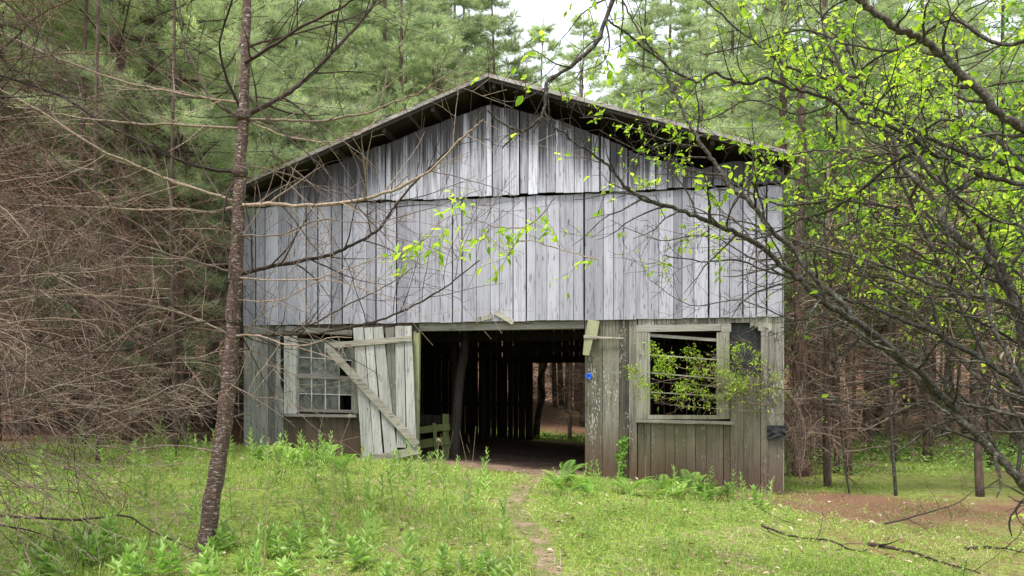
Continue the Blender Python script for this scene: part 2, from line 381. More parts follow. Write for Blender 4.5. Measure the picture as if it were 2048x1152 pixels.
# worn footpath from the doorway to the camera, and bare soil inside the doorway
path_px = [(1085, 948), (1050, 975), (1028, 1010), (1045, 1045), (1078, 1080), (1098, 1125), (1105, 1200), (1090, 1400)]
PATH = [GP(*p) for p in path_px]
def path_dist(x, y):
    best = np.full(np.shape(x), 9.0)
    for a, b in zip(PATH[:-1], PATH[1:]):
        ax, ay, bx, by = a.x, a.y, b.x, b.y; L2 = (bx - ax) ** 2 + (by - ay) ** 2
        t = np.clip(((x - ax) * (bx - ax) + (y - ay) * (by - ay)) / L2, 0, 1)
        best = np.minimum(best, np.hypot(x - ax - t * (bx - ax), y - ay - t * (by - ay)))
    return best
k = NT('trodden_straw'); co = k.pos(); n1 = k.noise(k.mapv(co, (60, 120, 40)), 1.0, 5, .7); n2 = k.noise(co, 5, 4); n3 = k.noise(co, 28, 4)
k.color(k.mix(k.ramp(n2, (.42, 0.0), (.60, 1.0)), k.mix(n3, (.09, .11, .03), (.16, .19, .05)), k.mix(k.ramp(n1, (.35, 0.0), (.65, 1.0)), (.17, .11, .07), (.36, .28, .19)))); k.b.inputs['Roughness'].default_value = .95
k.bump(n1, .7, .015); M['path'] = k.m
def strip(pts, wid, lift, name, m):
    rng = random.Random(3); mb = MB(); V = []; q = []
    for i in range(len(pts) - 1):
        for j in range(14): q.append(pts[i].lerp(pts[i + 1], j / 14))
    q.append(pts[-1])
    for i, p in enumerate(q):
        d = (q[min(i + 1, len(q) - 1)] - q[max(i - 1, 0)]); nrm = Vector((-d.y, d.x, 0)).normalized()
        w1 = wid * (1 + .45 * mnoise.noise(Vector((i * .19, 0, 0)))); w2 = wid * (1 + .45 * mnoise.noise(Vector((i * .19, 7, 0))))
        for s in np.linspace(-w1, w2, 7):
            a = p + nrm * float(s); V.append((a.x, a.y, gz(a.x, a.y) + lift))
    n = len(q); i = np.arange(n - 1)[:, None] * 7 + np.arange(6)[None]
    mb.add(V, np.stack([i, i + 1, i + 8, i + 7], -1).reshape(-1, 4))
    return mb.build(name, m, smooth_=True, kind='structure')
strip(PATH, .11, .006, 'path', M['path'])

# ------------------------------------------------------------------ barn
TT = .15; Y0 = 13.0
TH = math.atan(TT); CT = math.cos(TH)
_s = (983 - 1024) / F; YA = Y0 / (1 + TT * _s); XA = _s * YA
def wp(px, py, v=0.0):
    """photo pixel -> (u, z) on the plane of the front wall (v metres behind it)"""
    s = (px - 1024) / F
    # plane: point = (XA,YA)+u*(c,-s)+v*(s,c)
    ox = XA + v * math.sin(TH); oy = YA + v * CT
    # X = s*Y ; ox + u*c = s*(oy - u*sn)
    sn = math.sin(TH); u = (s * oy - ox) / (CT + s * sn); Yp = oy - u * sn
    return u, EYE + (HOR - py) * Yp / F
def WU(px): return wp(px, 600)[0]
barn = empty('barn', (XA, YA, 0), -TH, label='old grey board barn with a gabled roof and an open doorway in a pine wood', cat='barn')
def b2w(u, v, z):
    return Vector((XA + u * CT + v * math.sin(TH), YA - u * math.sin(TH) + v * CT, z))
def gb(u, v):
    p = b2w(u, v, 0); return gz(p.x, p.y)
UL, UR = WU(487), WU(1567)
ZR = 7.17; PL, PR = .372, .318       # underside of the roof at the ridge, left and right pitch
def roofz(u): return ZR - (PL * -u if u < 0 else PR * u)
Z1 = wp(900, 399)[1]; Z2 = wp(1000, 643)[1]
DEPTH = 11.6
brng = random.Random(11)
def board(mb, u0, u1, zb, zt0, zt1, v0, v1, lean=0.0, zb1=None, tint=None):
    zb1 = zb if zb1 is None else zb1
    j = brng.uniform(-.004, .004)
    mb.box8([(u0, v0 + j, zb), (u1, v0 - j, zb1), (u1, v1 - j, zb1), (u0, v1 + j, zb),
             (u0 + lean, v0 - j, zt0), (u1 + lean, v0 + j, zt1), (u1 + lean, v1 + j, zt1), (u0 + lean, v1 - j, zt0)], brng.random() if tint is None else tint)
def siding(mb, u0, u1, zb, zt, v, wmin=.13, wmax=.26, gap=(.005, .010), bigp=.16, big=(.016, .026), ragged=.0):
    """zb / zt: functions of u"""
    u = u0
    while u < u1 - .02:
        wd = brng.uniform(wmin, wmax); e = min(u + wd, u1)
        if u1 - e < .07: e = u1
        g = brng.uniform(*big) if brng.random() < bigp else brng.uniform(*gap)
        dv = brng.uniform(-.006, .006)
        r = brng.uniform(-ragged, ragged)
        if zt((u + e) / 2) - zb((u + e) / 2) > .02:
            board(mb, u, e - g, zb(u) + r, zt(u), zt(e - g), v + dv - .011, v + dv + .011, zb1=zb(e - g) + r, lean=brng.uniform(-.004, .004))
        u = e
    return mb
_gu = [WU(p) for p in (487, 560, 700, 830, 983, 1100, 1190, 1290, 1400, 1470, 1560)]; _gv = [.10, .14, .18, .24, .34, .30, .38, .54, .50, .20, .12]
def topz(u): return roofz(u) - float(np.interp(u, _gu, _gv)) - .035 * mnoise.noise(Vector((math.floor(u * 6.3) * 1.7, 0, 4)))
# gable tier (proud), loft tier, lower tier
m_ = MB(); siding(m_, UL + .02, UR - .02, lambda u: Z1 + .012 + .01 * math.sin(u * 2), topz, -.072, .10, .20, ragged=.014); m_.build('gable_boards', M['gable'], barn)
m_ = MB(); siding(m_, UL + .01, UR - .01, lambda u: Z2, lambda u: Z1 - .012 + .022 * math.sin(u * 13) * math.sin(u * 5.1), -.022, .14, .26, bigp=.34, big=(.018, .030), ragged=.008); m_.build('loft_boards', M['loft'], barn)
# explicit lower boards on the right of the doorway
gl = lambda u: gb(u, 0) - .10
def lower(mb, pxs, zt, zb=None, v=.02, gaps=.006):
    for a, b in zip(pxs[:-1], pxs[1:]):
        u0, u1 = WU(a), WU(b); t = zt; bt = (lambda u: gl(u)) if zb is None else (lambda u: zb)
        dv = brng.uniform(-.007, .007); g = brng.uniform(.5, 1.8) * gaps
        board(mb, u0, u1 - g, bt(u0) + brng.uniform(-.02, .03), t, t, v + dv - .012, v + dv + .012, zb1=bt(u1) + brng.uniform(-.02, .03))
ZT = Z2 + .05
m_ = MB()
lower(m_, [1170, 1206, 1238, 1258, 1275], ZT)
SZ = wp(1370, 842)[1]
lower(m_, [1276, 1289, 1302, 1331, 1350, 1374, 1392, 1413, 1448, 1461], SZ - .01)
lower(m_, [1276, 1310, 1352, 1395, 1430, 1461], ZT, wp(1370, 650)[1] + .0)
lower(m_, [1461, 1488, 1522], wp(1500, 748)[1] - .05)
lower(m_, [1461, 1500], ZT, wp(1480, 646)[1])
lower(m_, [1522, 1536, 1567], ZT)
m_.build('lower_boards', M['lower'], barn)
# torn top edge over the felt: broken slivers
m_ = MB()
u = WU(1500)
while u < WU(1556):
    e = u + brng.uniform(.05, .09); zc = wp(1500, 652)[1] - brng.uniform(0, .08) - 1.2 * max(0, u - WU(1532))
    board(m_, u, e, zc, ZT, ZT, .0, .016, zb1=zc - brng.uniform(-.06, .06)); u = e
m_.build('splintered_board', M['casing'], barn)
# left of the doorway
m_ = MB()
lower(m_, [488, 503, 521, 536, 550], ZT - .02, gaps=.004)
a, z_ = wp(550, 0)[0], 0
board(m_, WU(550), WU(566), gl(WU(550)), ZT - .9, ZT - 1.3, .01, .03)
board(m_, WU(551), WU(560), 1.3, ZT, ZT - .02, .012, .034)
m_.build('lower_boards', M['lower_left'], barn)
m_ = MB(); lower(m_, [566, 577, 612, 633, 662, 690, 722], wp(640, 830)[1], gaps=.004); m_.build('lower_boards', M['under_sill'], barn)
m_ = MB(); siding(m_, WU(566), WU(838), lambda u: wp(640, 668)[1] + .0, lambda u: ZT - .04, .035, .2, .3); m_.build('lower_boards', M['under_sill'], barn)
# header beams, plates and eave rafters
m_ = MB()
m_.box(UL + .05, WU(1168), .034, .19, Z2 - .14, Z2 + .055, .3)
m_.build('header_beam', M['casing_h'], barn)
# side walls and rear wall
for side, uu in ((-1, UL), (1, UR)):
    m_ = MB(); v = .02
    while v < DEPTH:
        e = min(v + brng.uniform(.16, .28), DEPTH); g = brng.uniform(.002, .009)
        z0 = gb(uu, v) - .1; z1 = roofz(uu) - .02
        m_.box8([(uu - .012, v, z0), (uu + .012, v, z0), (uu + .012, e - g, z0), (uu - .012, e - g, z0),
                 (uu - .012, v, z1), (uu + .012, v, z1), (uu + .012, e - g, z1), (uu - .012, e - g, z1)], brng.random())
        v = e
    m_.build('side_boards', M['lower_left'], barn)
m_ = MB()
RL, RZT = wp(1066, 0, DEPTH)[0], wp(1100, 726, DEPTH)[1]
RRT = wp(1225, 0, DEPTH)[0]
def rwall(u0, u1, zb, zt):
    u = u0
    while u < u1 - .01:
        e = min(u + brng.uniform(.15, .27), u1); g = brng.choice([.004, .012, .018, .022, .027])
        z0 = zb(u)
        m_.box(u, e - g, DEPTH - .012, DEPTH + .012, z0, zt(u if abs(u) > abs(e) else e) - .03, brng.random()); u = e
rwall(UL, RL, lambda u: gb(u, DEPTH) + .0, lambda u: roofz(u))
rwall(RL, RRT, lambda u: RZT, lambda u: roofz(u))
rwall(RRT, UR, lambda u: gb(u, DEPTH) - .05, lambda u: roofz(u))
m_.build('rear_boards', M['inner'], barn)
m_ = MB()
# horizontal nailing girts on the rear wall break the slits of light
for zz in (1.55, 3.05, 4.4):
    m_.box(UL, (RL if zz < 2.5 else UR), DEPTH - .10, DEPTH - .014, zz - .06, zz + .06)
    if zz < 2.5: m_.box(RRT, UR, DEPTH - .10, DEPTH - .014, zz - .06, zz + .06)
m_.box(RL - .16, RL, DEPTH - .20, DEPTH - .014, gb(RL, DEPTH) - .1, RZT + .1)
m_.box(RRT, RRT + .16, DEPTH - .20, DEPTH - .014, gb(RRT, DEPTH) - .1, RZT + .1)
m_.box(RL - .16, RRT + .16, DEPTH - .205, DEPTH - .104, RZT + .01, RZT + .20)
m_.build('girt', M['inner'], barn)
# joists, loft floor, posts
m_ = MB()
for v in (3.9, 7.7): m_.box(UL + .03, UR - .03, v - .06, v + .06, Z2 - .02, Z2 + .16)
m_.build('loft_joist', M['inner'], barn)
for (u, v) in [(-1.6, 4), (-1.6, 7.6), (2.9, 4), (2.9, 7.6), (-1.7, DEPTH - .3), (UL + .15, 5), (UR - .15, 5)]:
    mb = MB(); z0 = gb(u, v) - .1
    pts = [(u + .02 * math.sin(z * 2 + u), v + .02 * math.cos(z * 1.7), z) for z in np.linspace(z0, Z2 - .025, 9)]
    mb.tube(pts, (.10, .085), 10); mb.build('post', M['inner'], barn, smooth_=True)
# leaning log post beside the stall
mb = MB(); V_ = 1.35
pa = wp(908, 938, V_); pb = wp(918, 760, V_); pc = wp(930, 655, V_)
pts = [(pa[0], V_, pa[1] - .1), (pa[0] + .01, V_, pa[1] + .25), ((pa[0] + pb[0]) / 2 - .01, V_, (pa[1] + pb[1]) / 2), (pb[0], V_, pb[1]), (pc[0] - .02, V_, (pb[1] + pc[1]) / 2), (pc[0], V_, Z2 - .03)]
mb.tube(pts, [.135, .115, .105, .10, .09, .085], 12); mb.build('post', M['green_wood' if False else 'inner'], barn, smooth_=True)
# stall fence
mb = MB()
for (ya, yb, t) in ((862, 853, 14), (891, 880, 17), (922, 909, 18)):
    a = wp(800, ya + 3, 1.30); b = wp(900, yb, 1.30)
    mb.beam((a[0], 1.30, a[1]), (b[0], 1.30, b[1]), t / 104, .03, tint=brng.random())
a = wp(868, 846, 1.26); b = wp(876, 925, 1.26); mb.beam((a[0], 1.265, a[1]), (b[0], 1.265, b[1] - .1), .065, .03, tint=.4)
a = wp(892, 828, 1.34); b = wp(892, 930, 1.34); mb.beam((a[0], 1.335, a[1]), (b[0], 1.335, b[1] - .1), .12, .035, tint=.6)
mb.build('stall_fence', M['green_wood'], barn)
mb = MB()
a = wp(835, 838, 1.9); b = wp(905, 842, 1.9); mb.beam((a[0], 1.9, a[1]), (b[0], 1.9, b[1]), .2, .04)
mb.build('manger_board', M['inner'], barn)
# door jambs
mb = MB(); u0, u1 = WU(826), WU(838); mb.box8([(u0, .03, gb(u0, 0) - .1), (u1 - .03, .03, gb(u0, 0) - .1), (u1 - .03, .13, gb(u0, 0) - .1), (u0, .13, gb(u0, 0) - .1), (u0, .03, Z2 - .145), (u1, .03, Z2 - .145), (u1, .13, Z2 - .145), (u0, .13, Z2 - .145)], .8)
mb.build('door_jamb', M['peg'], barn)
mb = MB(); u0 = WU(1170); mb.box(u0 + .01, u0 + .10, .034, .16, gb(u0, 0) - .1, ZT, .5); mb.build('door_jamb', M['lower'], barn)
# interior earth floor
mb = MB(); us = np.linspace(UL + .02, UR - .02, 50); vs = np.linspace(-.25, DEPTH + .1, 70)
V = [];
for v in vs:
    for u in us:
        p = b2w(u, v, 0); V.append((p.x, p.y, gz(p.x, p.y) + .012 + .018 * mnoise.noise(Vector((p.x * 2.2, p.y * 2.2, 0)))))
i = np.arange(69)[:, None] * 50 + np.arange(49)[None]
sel = np.stack([i, i + 1, i + 51, i + 50], -1)
# keep the apron only in front of the doorway
keep = []
for r in range(69):
    for c in range(49):
        um = (us[c] + us[c + 1]) / 2
        if vs[r] > .03 or (WU(865) < um < WU(1168)): keep.append(sel[r, c])
mb.add(V, np.array(keep))
k = NT('barn_earth'); co = k.pos(); n1 = k.noise(co, 6, 6, .7); n2 = k.noise(co, 34, 4)
k.color(k.mix(k.ramp(n1, (.35, 0.0), (.65, 1.0)), (.10, .062, .045), (.25, .17, .125))); k.b.inputs['Roughness'].default_value = 1; k.bump(k.math('ADD', n1, n2), .6, .02)
mb.build('dirt_floor', k.m, smooth_=True, kind='structure')
# roof
VF = -.40; RT = .028
def roofslab(side):
    mb = MB(); e = (UL - .25) if side < 0 else (UR + .18); v0, v1 = VF, DEPTH + .4; n = 40
    pitch = PL if side < 0 else PR
    for kx in range(n):      # courses with ragged butt ends
        a = e * kx / n; b = e * (kx + 1) / n; za, zb = ZR - abs(a) * pitch, ZR - abs(b) * pitch
        d = brng.uniform(-.012, .012)
        c = [(a, v0 + d, za + .001), (b, v0 + d, zb + .001), (b, v1, zb + .001), (a, v1, za + .001), (a, v0 + d, za + RT), (b, v0 + d, zb + RT + .014), (b, v1, zb + RT + .014), (a, v1, za + RT)]
        if side < 0: c = [c[1], c[0], c[3], c[2], c[5], c[4], c[7], c[6]]
        mb.box8(c, brng.random())
    return mb.build('roof', M['roof'], barn)
for sd_ in (-1, 1):
    rf = roofslab(sd_)
    e = (UL - .20) if sd_ < 0 else (UR + .13); pitch = PL if sd_ < 0 else PR
    for (dz, hh, v, nm) in ((-.04, .062, VF - .018, 'rake_board'), (-.10, .10, VF + .012, 'rake_board')):
        mb = MB(); n = 4; cuts = [0, .27, .52, .8, 1.0]
        for q in range(n):
            a = e * cuts[q]; b = e * (cuts[q + 1] - .0015)
            za, zb = ZR - abs(a) * pitch + dz + .03, ZR - abs(b) * pitch + dz + .03
            jz = brng.uniform(-.008, .008)
            c = [(a, v - .013, za + jz), (b, v - .013, zb), (b, v + .013, zb), (a, v + .013, za + jz), (a, v - .013, za + hh + jz), (b, v - .013, zb + hh), (b, v + .013, zb + hh), (a, v + .013, za + hh + jz)]
            if sd_ < 0: c = [c[1], c[0], c[3], c[2], c[5], c[4], c[7], c[6]]
            mb.box8(c, brng.uniform(.5, 1))
        mb.build(nm, M['rake'] if v < VF else M['inner'], rf)
    mb = MB()            # dark decking under the shingles
    c = [(0, VF + .03, ZR - .022), (e, VF + .03, ZR - abs(e) * pitch - .022), (e, DEPTH + .38, ZR - abs(e) * pitch - .022), (0, DEPTH + .38, ZR - .022), (0, VF + .03, ZR - .003), (e, VF + .03, ZR - abs(e) * pitch - .003), (e, DEPTH + .38, ZR - abs(e) * pitch - .003), (0, DEPTH + .38, ZR - .003)]
    if sd_ < 0: c = [c[1], c[0], c[3], c[2], c[5], c[4], c[7], c[6]]
    mb.box8(c, .3); mb.build('decking', M['inner'], rf)
    nrr = np.random.default_rng(5 + sd_); n_ = 9000; fr_ = nrr.beta(1.3, 1.0, n_) if sd_ < 0 else nrr.random(n_)
    cl = .5 + .5 * np.sin(fr_ * 61 + 3 * np.sin(fr_ * 23)); kp = nrr.random(n_) < cl * (1.0 if sd_ < 0 else .45); fr_ = fr_[kp]; n_ = len(fr_); vv = VF + .9 * nrr.random(n_) ** 2.2 - .03
    ps = np.stack([fr_ * e, vv, ZR - np.abs(fr_ * e) * pitch + .03 + .05 * nrr.random(n_) * cl[kp]], -1); dd_ = nrr.normal(0, 1, (n_, 3)); dd_[:, 2] *= .5; dd_[:, 2] -= .1
    mb = MB(); mb.tris(ps, dd_, np.cross(dd_, nrr.normal(0, 1, (n_, 3))), nrr.uniform(.05, .13, n_), .007, nrr.random(n_)); tag(mb.build('needle_debris', M['litter'], rf), kind='stuff')
    # purlins sticking out under the overhang, rafters inside
    mb = MB()
    for fr in (.02, .2, .38, .56, .74, .93):
        u = e * fr; z = ZR - abs(u) * pitch; mb.box(u - .03, u + .03, VF + .04, DEPTH + .3, z - .15, z - .03)
    mb.build('purlin', M['inner'], rf)
# nailed remnants over the doorway
mb = MB(); a = wp(956, 640); b = wp(986, 633); mb.beam((a[0], -.045, a[1]), (b[0], -.045, b[1]), .08, .022, tint=.7); mb.build('board_remnant', M['casing'], barn)
mb = MB(); a = wp(992, 625); b = wp(1028, 646); mb.beam((a[0], -.048, a[1]), (b[0], -.06, b[1]), .085, .03, tint=.9); mb.build('board_remnant', M['brace'], barn)
# split latch board at the right jamb
mb = MB(); a = wp(1188, 641); b = wp(1181, 678); mb.beam((a[0], -.035, a[1]), (b[0], -.035, b[1]), .20, .03, tint=.7, w2=.21)
b2 = wp(1170, 711); mb.beam((b[0] - .03, -.06, b[1]), (b2[0] + .02, -.075, b2[1]), .15, .025, tint=.5, w2=.11)
mb.build('latch_board', M['peg'], barn)
mb = MB(); a = wp(1168, 674); b = wp(1247, 677); mb.beam((a[0], -.085, a[1]), (b[0], -.05, b[1]), .05, .02, tint=.9, w2=.018); mb.build('latch_bar', M['brace'], barn)

# ---- windows
def rect(mb, px0, py0, px1, py1, v0, v1, tint=.5):
    a = wp(px0, py1, (v0 + v1) / 2); b = wp(px1, py0, (v0 + v1) / 2); mb.box(a[0], b[0], v0, v1, a[1], b[1], tint)
# right window: empty opening in a heavy casing
mb = MB(); rect(mb, 1272, 648, 1441, 664, -.012, .03, .8); wr = mb.build('window', M['casing_h'], barn)
mb = MB(); rect(mb, 1273, 664.6, 1295, 838, -.010, .03, .6); mb.build('jamb', M['casing'], wr)
mb = MB(); rect(mb, 1439, 664.6, 1459, 838, -.011, .03, .35); mb.build('jamb', M['casing'], wr)
mb = MB(); rect(mb, 1442, 648, 1462, 664, -.010, .03, .55); mb.build('casing_end', M['casing_h'], wr)
mb = MB(); rect(mb, 1295.5, 665, 1300, 830, .0, .07, .7); rect(mb, 1433, 665, 1438.5, 830, .0, .07, .7); rect(mb, 1295.5, 830.3, 1438.5, 838, .0, .07, .8); mb.build('sash_frame', M['casing'], wr)
mb = MB(); a = wp(1298, 670); b = wp(1438, 680); mb.beam((a[0], .045, a[1]), (b[0], .045, b[1]), .05, .03, tint=.8)
for (x0, y0, x1, y1, t) in ((1300, 709, 1433, 719, .022), (1300, 745, 1433, 757, .022), (1300, 784, 1433, 792, .02)):
    a = wp(x0, y0); b = wp(x1, y1); mb.beam((a[0], .05, a[1]), (b[0], .05, b[1]), t, .02, tint=.9)
mb.build('window_bar', M['casing_h'], wr)
mb = MB(); a = wp(1272, 841.5); b = wp(1466, 846); mb.beam((a[0], -.03, a[1]), (b[0], -.03, b[1]), .055, .13, tint=.7); mb.build('sill', M['casing_h'], wr)
# left window: two sashes of eight panes
mb = MB(); a = wp(571, 657); b = wp(705, 666); mb.beam((a[0], -.0, a[1]), (b[0], -.0, b[1]), .10, .03, tint=.2); wl = mb.build('window', M['casing_h'], barn)
mb = MB(); rect(mb, 569, 668, 586, 827, -.012, .034, .9); mb.build('jamb', M['casing_white'], wl)
mb = MB(); rect(mb, 707, 700, 717, 827, -.010, .034, .2); mb.build('jamb', M['casing'], wl)
mb = MB(); rect(mb, 586.5, 672, 594, 827, .0, .05, .95); mb.build('window_stop', M['casing_white'], wl)
def sash(x0, x1, yt, yb, drop, v, missing, rows=2):
    """drop: how many photo pixels the right-hand end hangs lower"""
    fm = MB(); pn = MB(); n = 4
    def q(px, py, dv=0.0):
        yy = py + drop * (px - x0) / (x1 - x0); a = wp(px, yy, v); return (a[0], v + dv, a[1])
    fm.beam(q(x0, yt), q(x1, yt), .045, .035, tint=.5); fm.beam(q(x0, yb), q(x1, yb), .055, .035, tint=.45)
    fm.beam(q(x0 + 1, yt + 2.6), q(x0 + 1, yb - 3), .035, .033, tint=.8); fm.beam(q(x1 - 1, yt + 2.6), q(x1 - 1, yb - 3), .035, .033, tint=.5)
    f = fm.build('sash', M['casing_h'], wl)
    mu = MB()
    for c in range(1, n):
        x = x0 + (x1 - x0) * c / n; mu.beam(q(x, yt + 2.6), q(x, yb - 3), .018, .022, tint=1.0)
    ym = (yt + yb) / 2
    for c in range(n):
        xa = x0 + (x1 - x0) * c / n; xb = x0 + (x1 - x0) * (c + 1) / n
        mu.beam(q(xa + 1.2, ym), q(xb - 1.2, ym), .016, .02, tint=1.0)
    mu.build('muntin', M['casing_white'], wl)
    for r in range(rows):
        for c in range(n):
            if (r, c) in missing: continue
            xa = x0 + (x1 - x0) * c / n + 1; xb = x0 + (x1 - x0) * (c + 1) / n - 1
            ya = (yt, ym)[r] + 1.2; yb_ = (ym, yb)[r] - 1.2
            p = MB(); a, b, c_, d = q(xa, yb_, .006), q(xb, yb_, .006), q(xb, ya, .006), q(xa, ya, .006)
            dv = Vector((0, .003, 0)); c8 = [a, b, tuple(Vector(b) + dv), tuple(Vector(a) + dv), d, c_, tuple(Vector(c_) + dv), tuple(Vector(d) + dv)]
            p.box8(c8); p.build('pane', M['glass'], wl)
sash(595, 706, 679, 749, 7, .07, {(1, 3)}); sash(596, 706, 754, 820, 3, .03, {(1, 3)})
mb = MB(); a = wp(562, 830); b = wp(716, 832); mb.beam((a[0], -.03, a[1]), (b[0], -.03, b[1]), .05, .14, tint=.3); mb.build('sill', M['casing_h'], wl)
# black felt behind the broken boards, and a loose flap lower down
def sheet(name, x0, y0, x1, y1, v, seed, ragged=.0):
    mb = MB(); n = 22; V = []
    for j in range(n):
        for i in range(n):
            fx, fy = i / (n - 1), j / (n - 1)
            px = x0 + (x1 - x0) * fx; py = y0 + (y1 - y0) * fy
            if ragged and fy > .5: py -= ragged * (fy - .5) * 2 * (0.5 + .8 * mnoise.noise(Vector((fx * 4, seed, 0)))); 
            a = wp(px, py, v); V.append((a[0], v + .03 * mnoise.noise(Vector((fx * 3, fy * 4, seed))), a[1]))
    V2 = [(a, b + .004, c) for a, b, c in V]
    i = np.arange(n - 1)[:, None] * n + np.arange(n - 1)[None]; f = np.stack([i, i + n, i + n + 1, i + 1], -1).reshape(-1, 4)
    mb.add(V, f); mb.add(V2, f[:, ::-1]); return mb.build(name, M['felt'], barn, smooth_=True)
sheet('roofing_felt', 1461, 645, 1560, 800, .075, 5.0)
sheet('felt_flap', 1534, 851, 1571, 886, -.045, 9.0, ragged=14)

# ---- the sagging door, braces nailed across it
dm = MB()
def plank(x0, y0, x1, y1, w0, w1, v=-.085, tint=None, th=.022):
    a = wp(x0, y0, v); b = wp(x1, y1, v); dm.beam((b[0], v, b[1]), (a[0], v, a[1]), w1 / 112, th, tint=brng.random() if tint is None else tint, w2=w0 / 112)
plank(716.5, 655, 736, 912, 21, 25, tint=.8); plank(737, 655, 757, 908, 17, 18, tint=.95); plank(756, 654, 782, 905, 20, 26, v=-.088, tint=.7)
plank(799, 652, 803, 895, 17, 19, tint=.75); plank(816, 652, 824, 897, 15, 19, v=-.087, tint=.9)
dr = dm.build('door', M['door'], barn)
def brace(a, b, wd, v, tint, nm='brace', w2=None):
    mb = MB(); p = wp(*a, v); q = wp(*b, v); mb.beam((p[0], v, p[1]), (q[0], v, q[1]), wd / 112, .026, tint=tint, w2=None if w2 is None else w2 / 112); return mb.build(nm, M['brace'], dr)
brace((651, 692), (824, 677), 11, -.115, .75); brace((657, 697), (834, 890), 15, -.142, .5)
brace((672, 934), (838, 900), 19, -.115, .7, w2=15)
# back board visible through the gap of the door
dm = MB(); plank(780, 655, 790, 845, 20, 14, v=-.055, tint=.15); dm.build('door_back_board', M['lower_left'], dr)

# ---- blue trail marker nailed to the first board
mk = empty('trail_marker', tuple(b2w(WU(1177.5), -.004, wp(1177.5, 752)[1])), -TH, label='small round blue trail marker nailed to the board right of the doorway', cat='trail marker')
def disc(mb, r, v0, v1, cx=0, cz=0, n=28):
    a = np.arange(n) * 2 * np.pi / n
    A = [(cx + r * math.cos(t), v0, cz + r * math.sin(t)) for t in a]; B = [(cx + r * math.cos(t), v1, cz + r * math.sin(t)) for t in a]
    i = np.arange(n); mb.add(A + B, np.stack([i, (i + 1) % n, (i + 1) % n + n, i + n], -1)); b = mb.n - 2 * n
    mb.f.append((np.arange(n)[None] + b).astype(np.int32)); mb.f.append((np.arange(n)[::-1][None] + b + n).astype(np.int32))
mb = MB(); disc(mb, .054, -.010, -.004); mb.build('disc', M['blue'], mk)
mb = MB(); disc(mb, .012, -.013, -.0101, .0, .020); mb.beam((-.002, -.0118, .012), (.0, -.0118, -.022), .014, .003); mb.beam((.0, -.0118, .006), (-.018, -.0118, -.010), .007, .002); mb.build('printed_mark', M['navy'], mk)
for zz in (.045, -.034):
    mb = MB(); disc(mb, .007, -.0125, -.0101, .004, zz, 12); mb.build('nail', M['nail'], mk)
# ------------------------------------------------------------------ branches
def runit(rng):
    while True:
        v = Vector((rng.uniform(-1, 1), rng.uniform(-1, 1), rng.uniform(-1, 1)))
        if .05 < v.length < 1: return v.normalized()
def grow(tb, p, d, L, r, rng, lvl=0, seg=.12, jit=.18, grav=-.02, kids=(.5, .5, .35), maxl=2, tips=None, spread=.8, tint=None, thin=.0022, kinkf=1.0, flat=0):
    n = max(3, int(L / seg)); st = L / n; p = Vector(p); d = Vector(d).normalized(); pts = [p.copy()]
    t = rng.random() if tint is None else tint; bias = runit(rng) * jit * .35
    for i in range(n):
        d = d + runit(rng) * jit + bias * .5 + Vector((0, 0, grav))
        if flat: d.z *= (1 - flat)
        d.normalize(); p = p + d * st; pts.append(p.copy())
        if lvl < maxl and i >= 1 and rng.random() < kids[min(lvl, len(kids) - 1)]:
            ax = d.cross(runit(rng)).normalized(); a = rng.uniform(.45, .45 + spread)
            cd = d * math.cos(a) + ax * math.sin(a)
            cl = L * (1.05 - i / n) * rng.uniform(.3, .75)
            if cl > .08: grow(tb, p, cd, cl, max(r * (1 - i / n * .75) * .55, thin), rng, lvl + 1, seg * .8, jit * kinkf, grav, kids, maxl, tips, spread, t, thin, kinkf, flat)
        if tips is not None and lvl >= maxl - 1: tips.append((p.copy(), d.copy()))
    tb.tube(pts, np.linspace(r, max(r * .25, thin * .7), n + 1), 6 if r > .012 else 4 if r > .005 else 3, t, cap=False)
def spline(pts, per=5, wig=0, rng=None):
    out = []
    P_ = [pts[0]] + list(pts) + [pts[-1]]
    for i in range(1, len(P_) - 2):
        a, b, c, d = P_[i - 1], P_[i], P_[i + 1], P_[i + 2]
        for j in range(per):
            t = j / per; out.append(.5 * ((2 * b) + (c - a) * t + (2 * a - 5 * b + 4 * c - d) * t * t + (3 * b - a - 3 * c + d) * t ** 3))
    out.append(pts[-1])
    if wig and rng:
        out = [out[0]] + [p + runit(rng) * wig for p in out[1:-1]] + [out[-1]]
    return out
def twigs_along(tb, q, r0, r1, rng, every, L, tips=None, **kw):
    """side twigs off a limb given as a list of points"""
    acc = 0; n = len(q); nxt = rng.uniform(0, every)
    for i in range(1, n):
        acc += (q[i] - q[i - 1]).length
        if acc > nxt:
            acc = 0; nxt = every * rng.uniform(.5, 1.5); d = (q[i] - q[i - 1]).normalized(); f = i / n
            ax = d.cross(runit(rng)).normalized(); a = rng.uniform(.5, 1.15)
            grow(tb, q[i], d * math.cos(a) + ax * math.sin(a), L * rng.uniform(.5, 1.2), max((r0 + (r1 - r0) * f) * .5, .0022), rng, tips=tips, **kw)

def leafset(tips, rng, prob, per, L, name, m, parent, wr=.5, droop=0.1, cluster=.02):
    pos, dd, up, ln, ti = [], [], [], [], []
    for p, d in tips:
        if rng.random() > prob: continue
        for _ in range(rng.randint(1, per)):
            v = (d * .6 + runit(rng) + Vector((0, 0, -droop))).normalized()
            pos.append(p + runit(rng) * cluster * rng.random()); dd.append(v); up.append((Vector((0, 0, 1)) + runit(rng) * .7)); ln.append(L * (.35 + 1.0 * rng.random() ** 1.3)); ti.append(rng.random())
    if not pos: return None
    ln = np.array(ln); mb = MB(); mb.leaves(pos, dd, up, ln, ln * wr, np.array(ti)); return mb.build(name, m, parent)

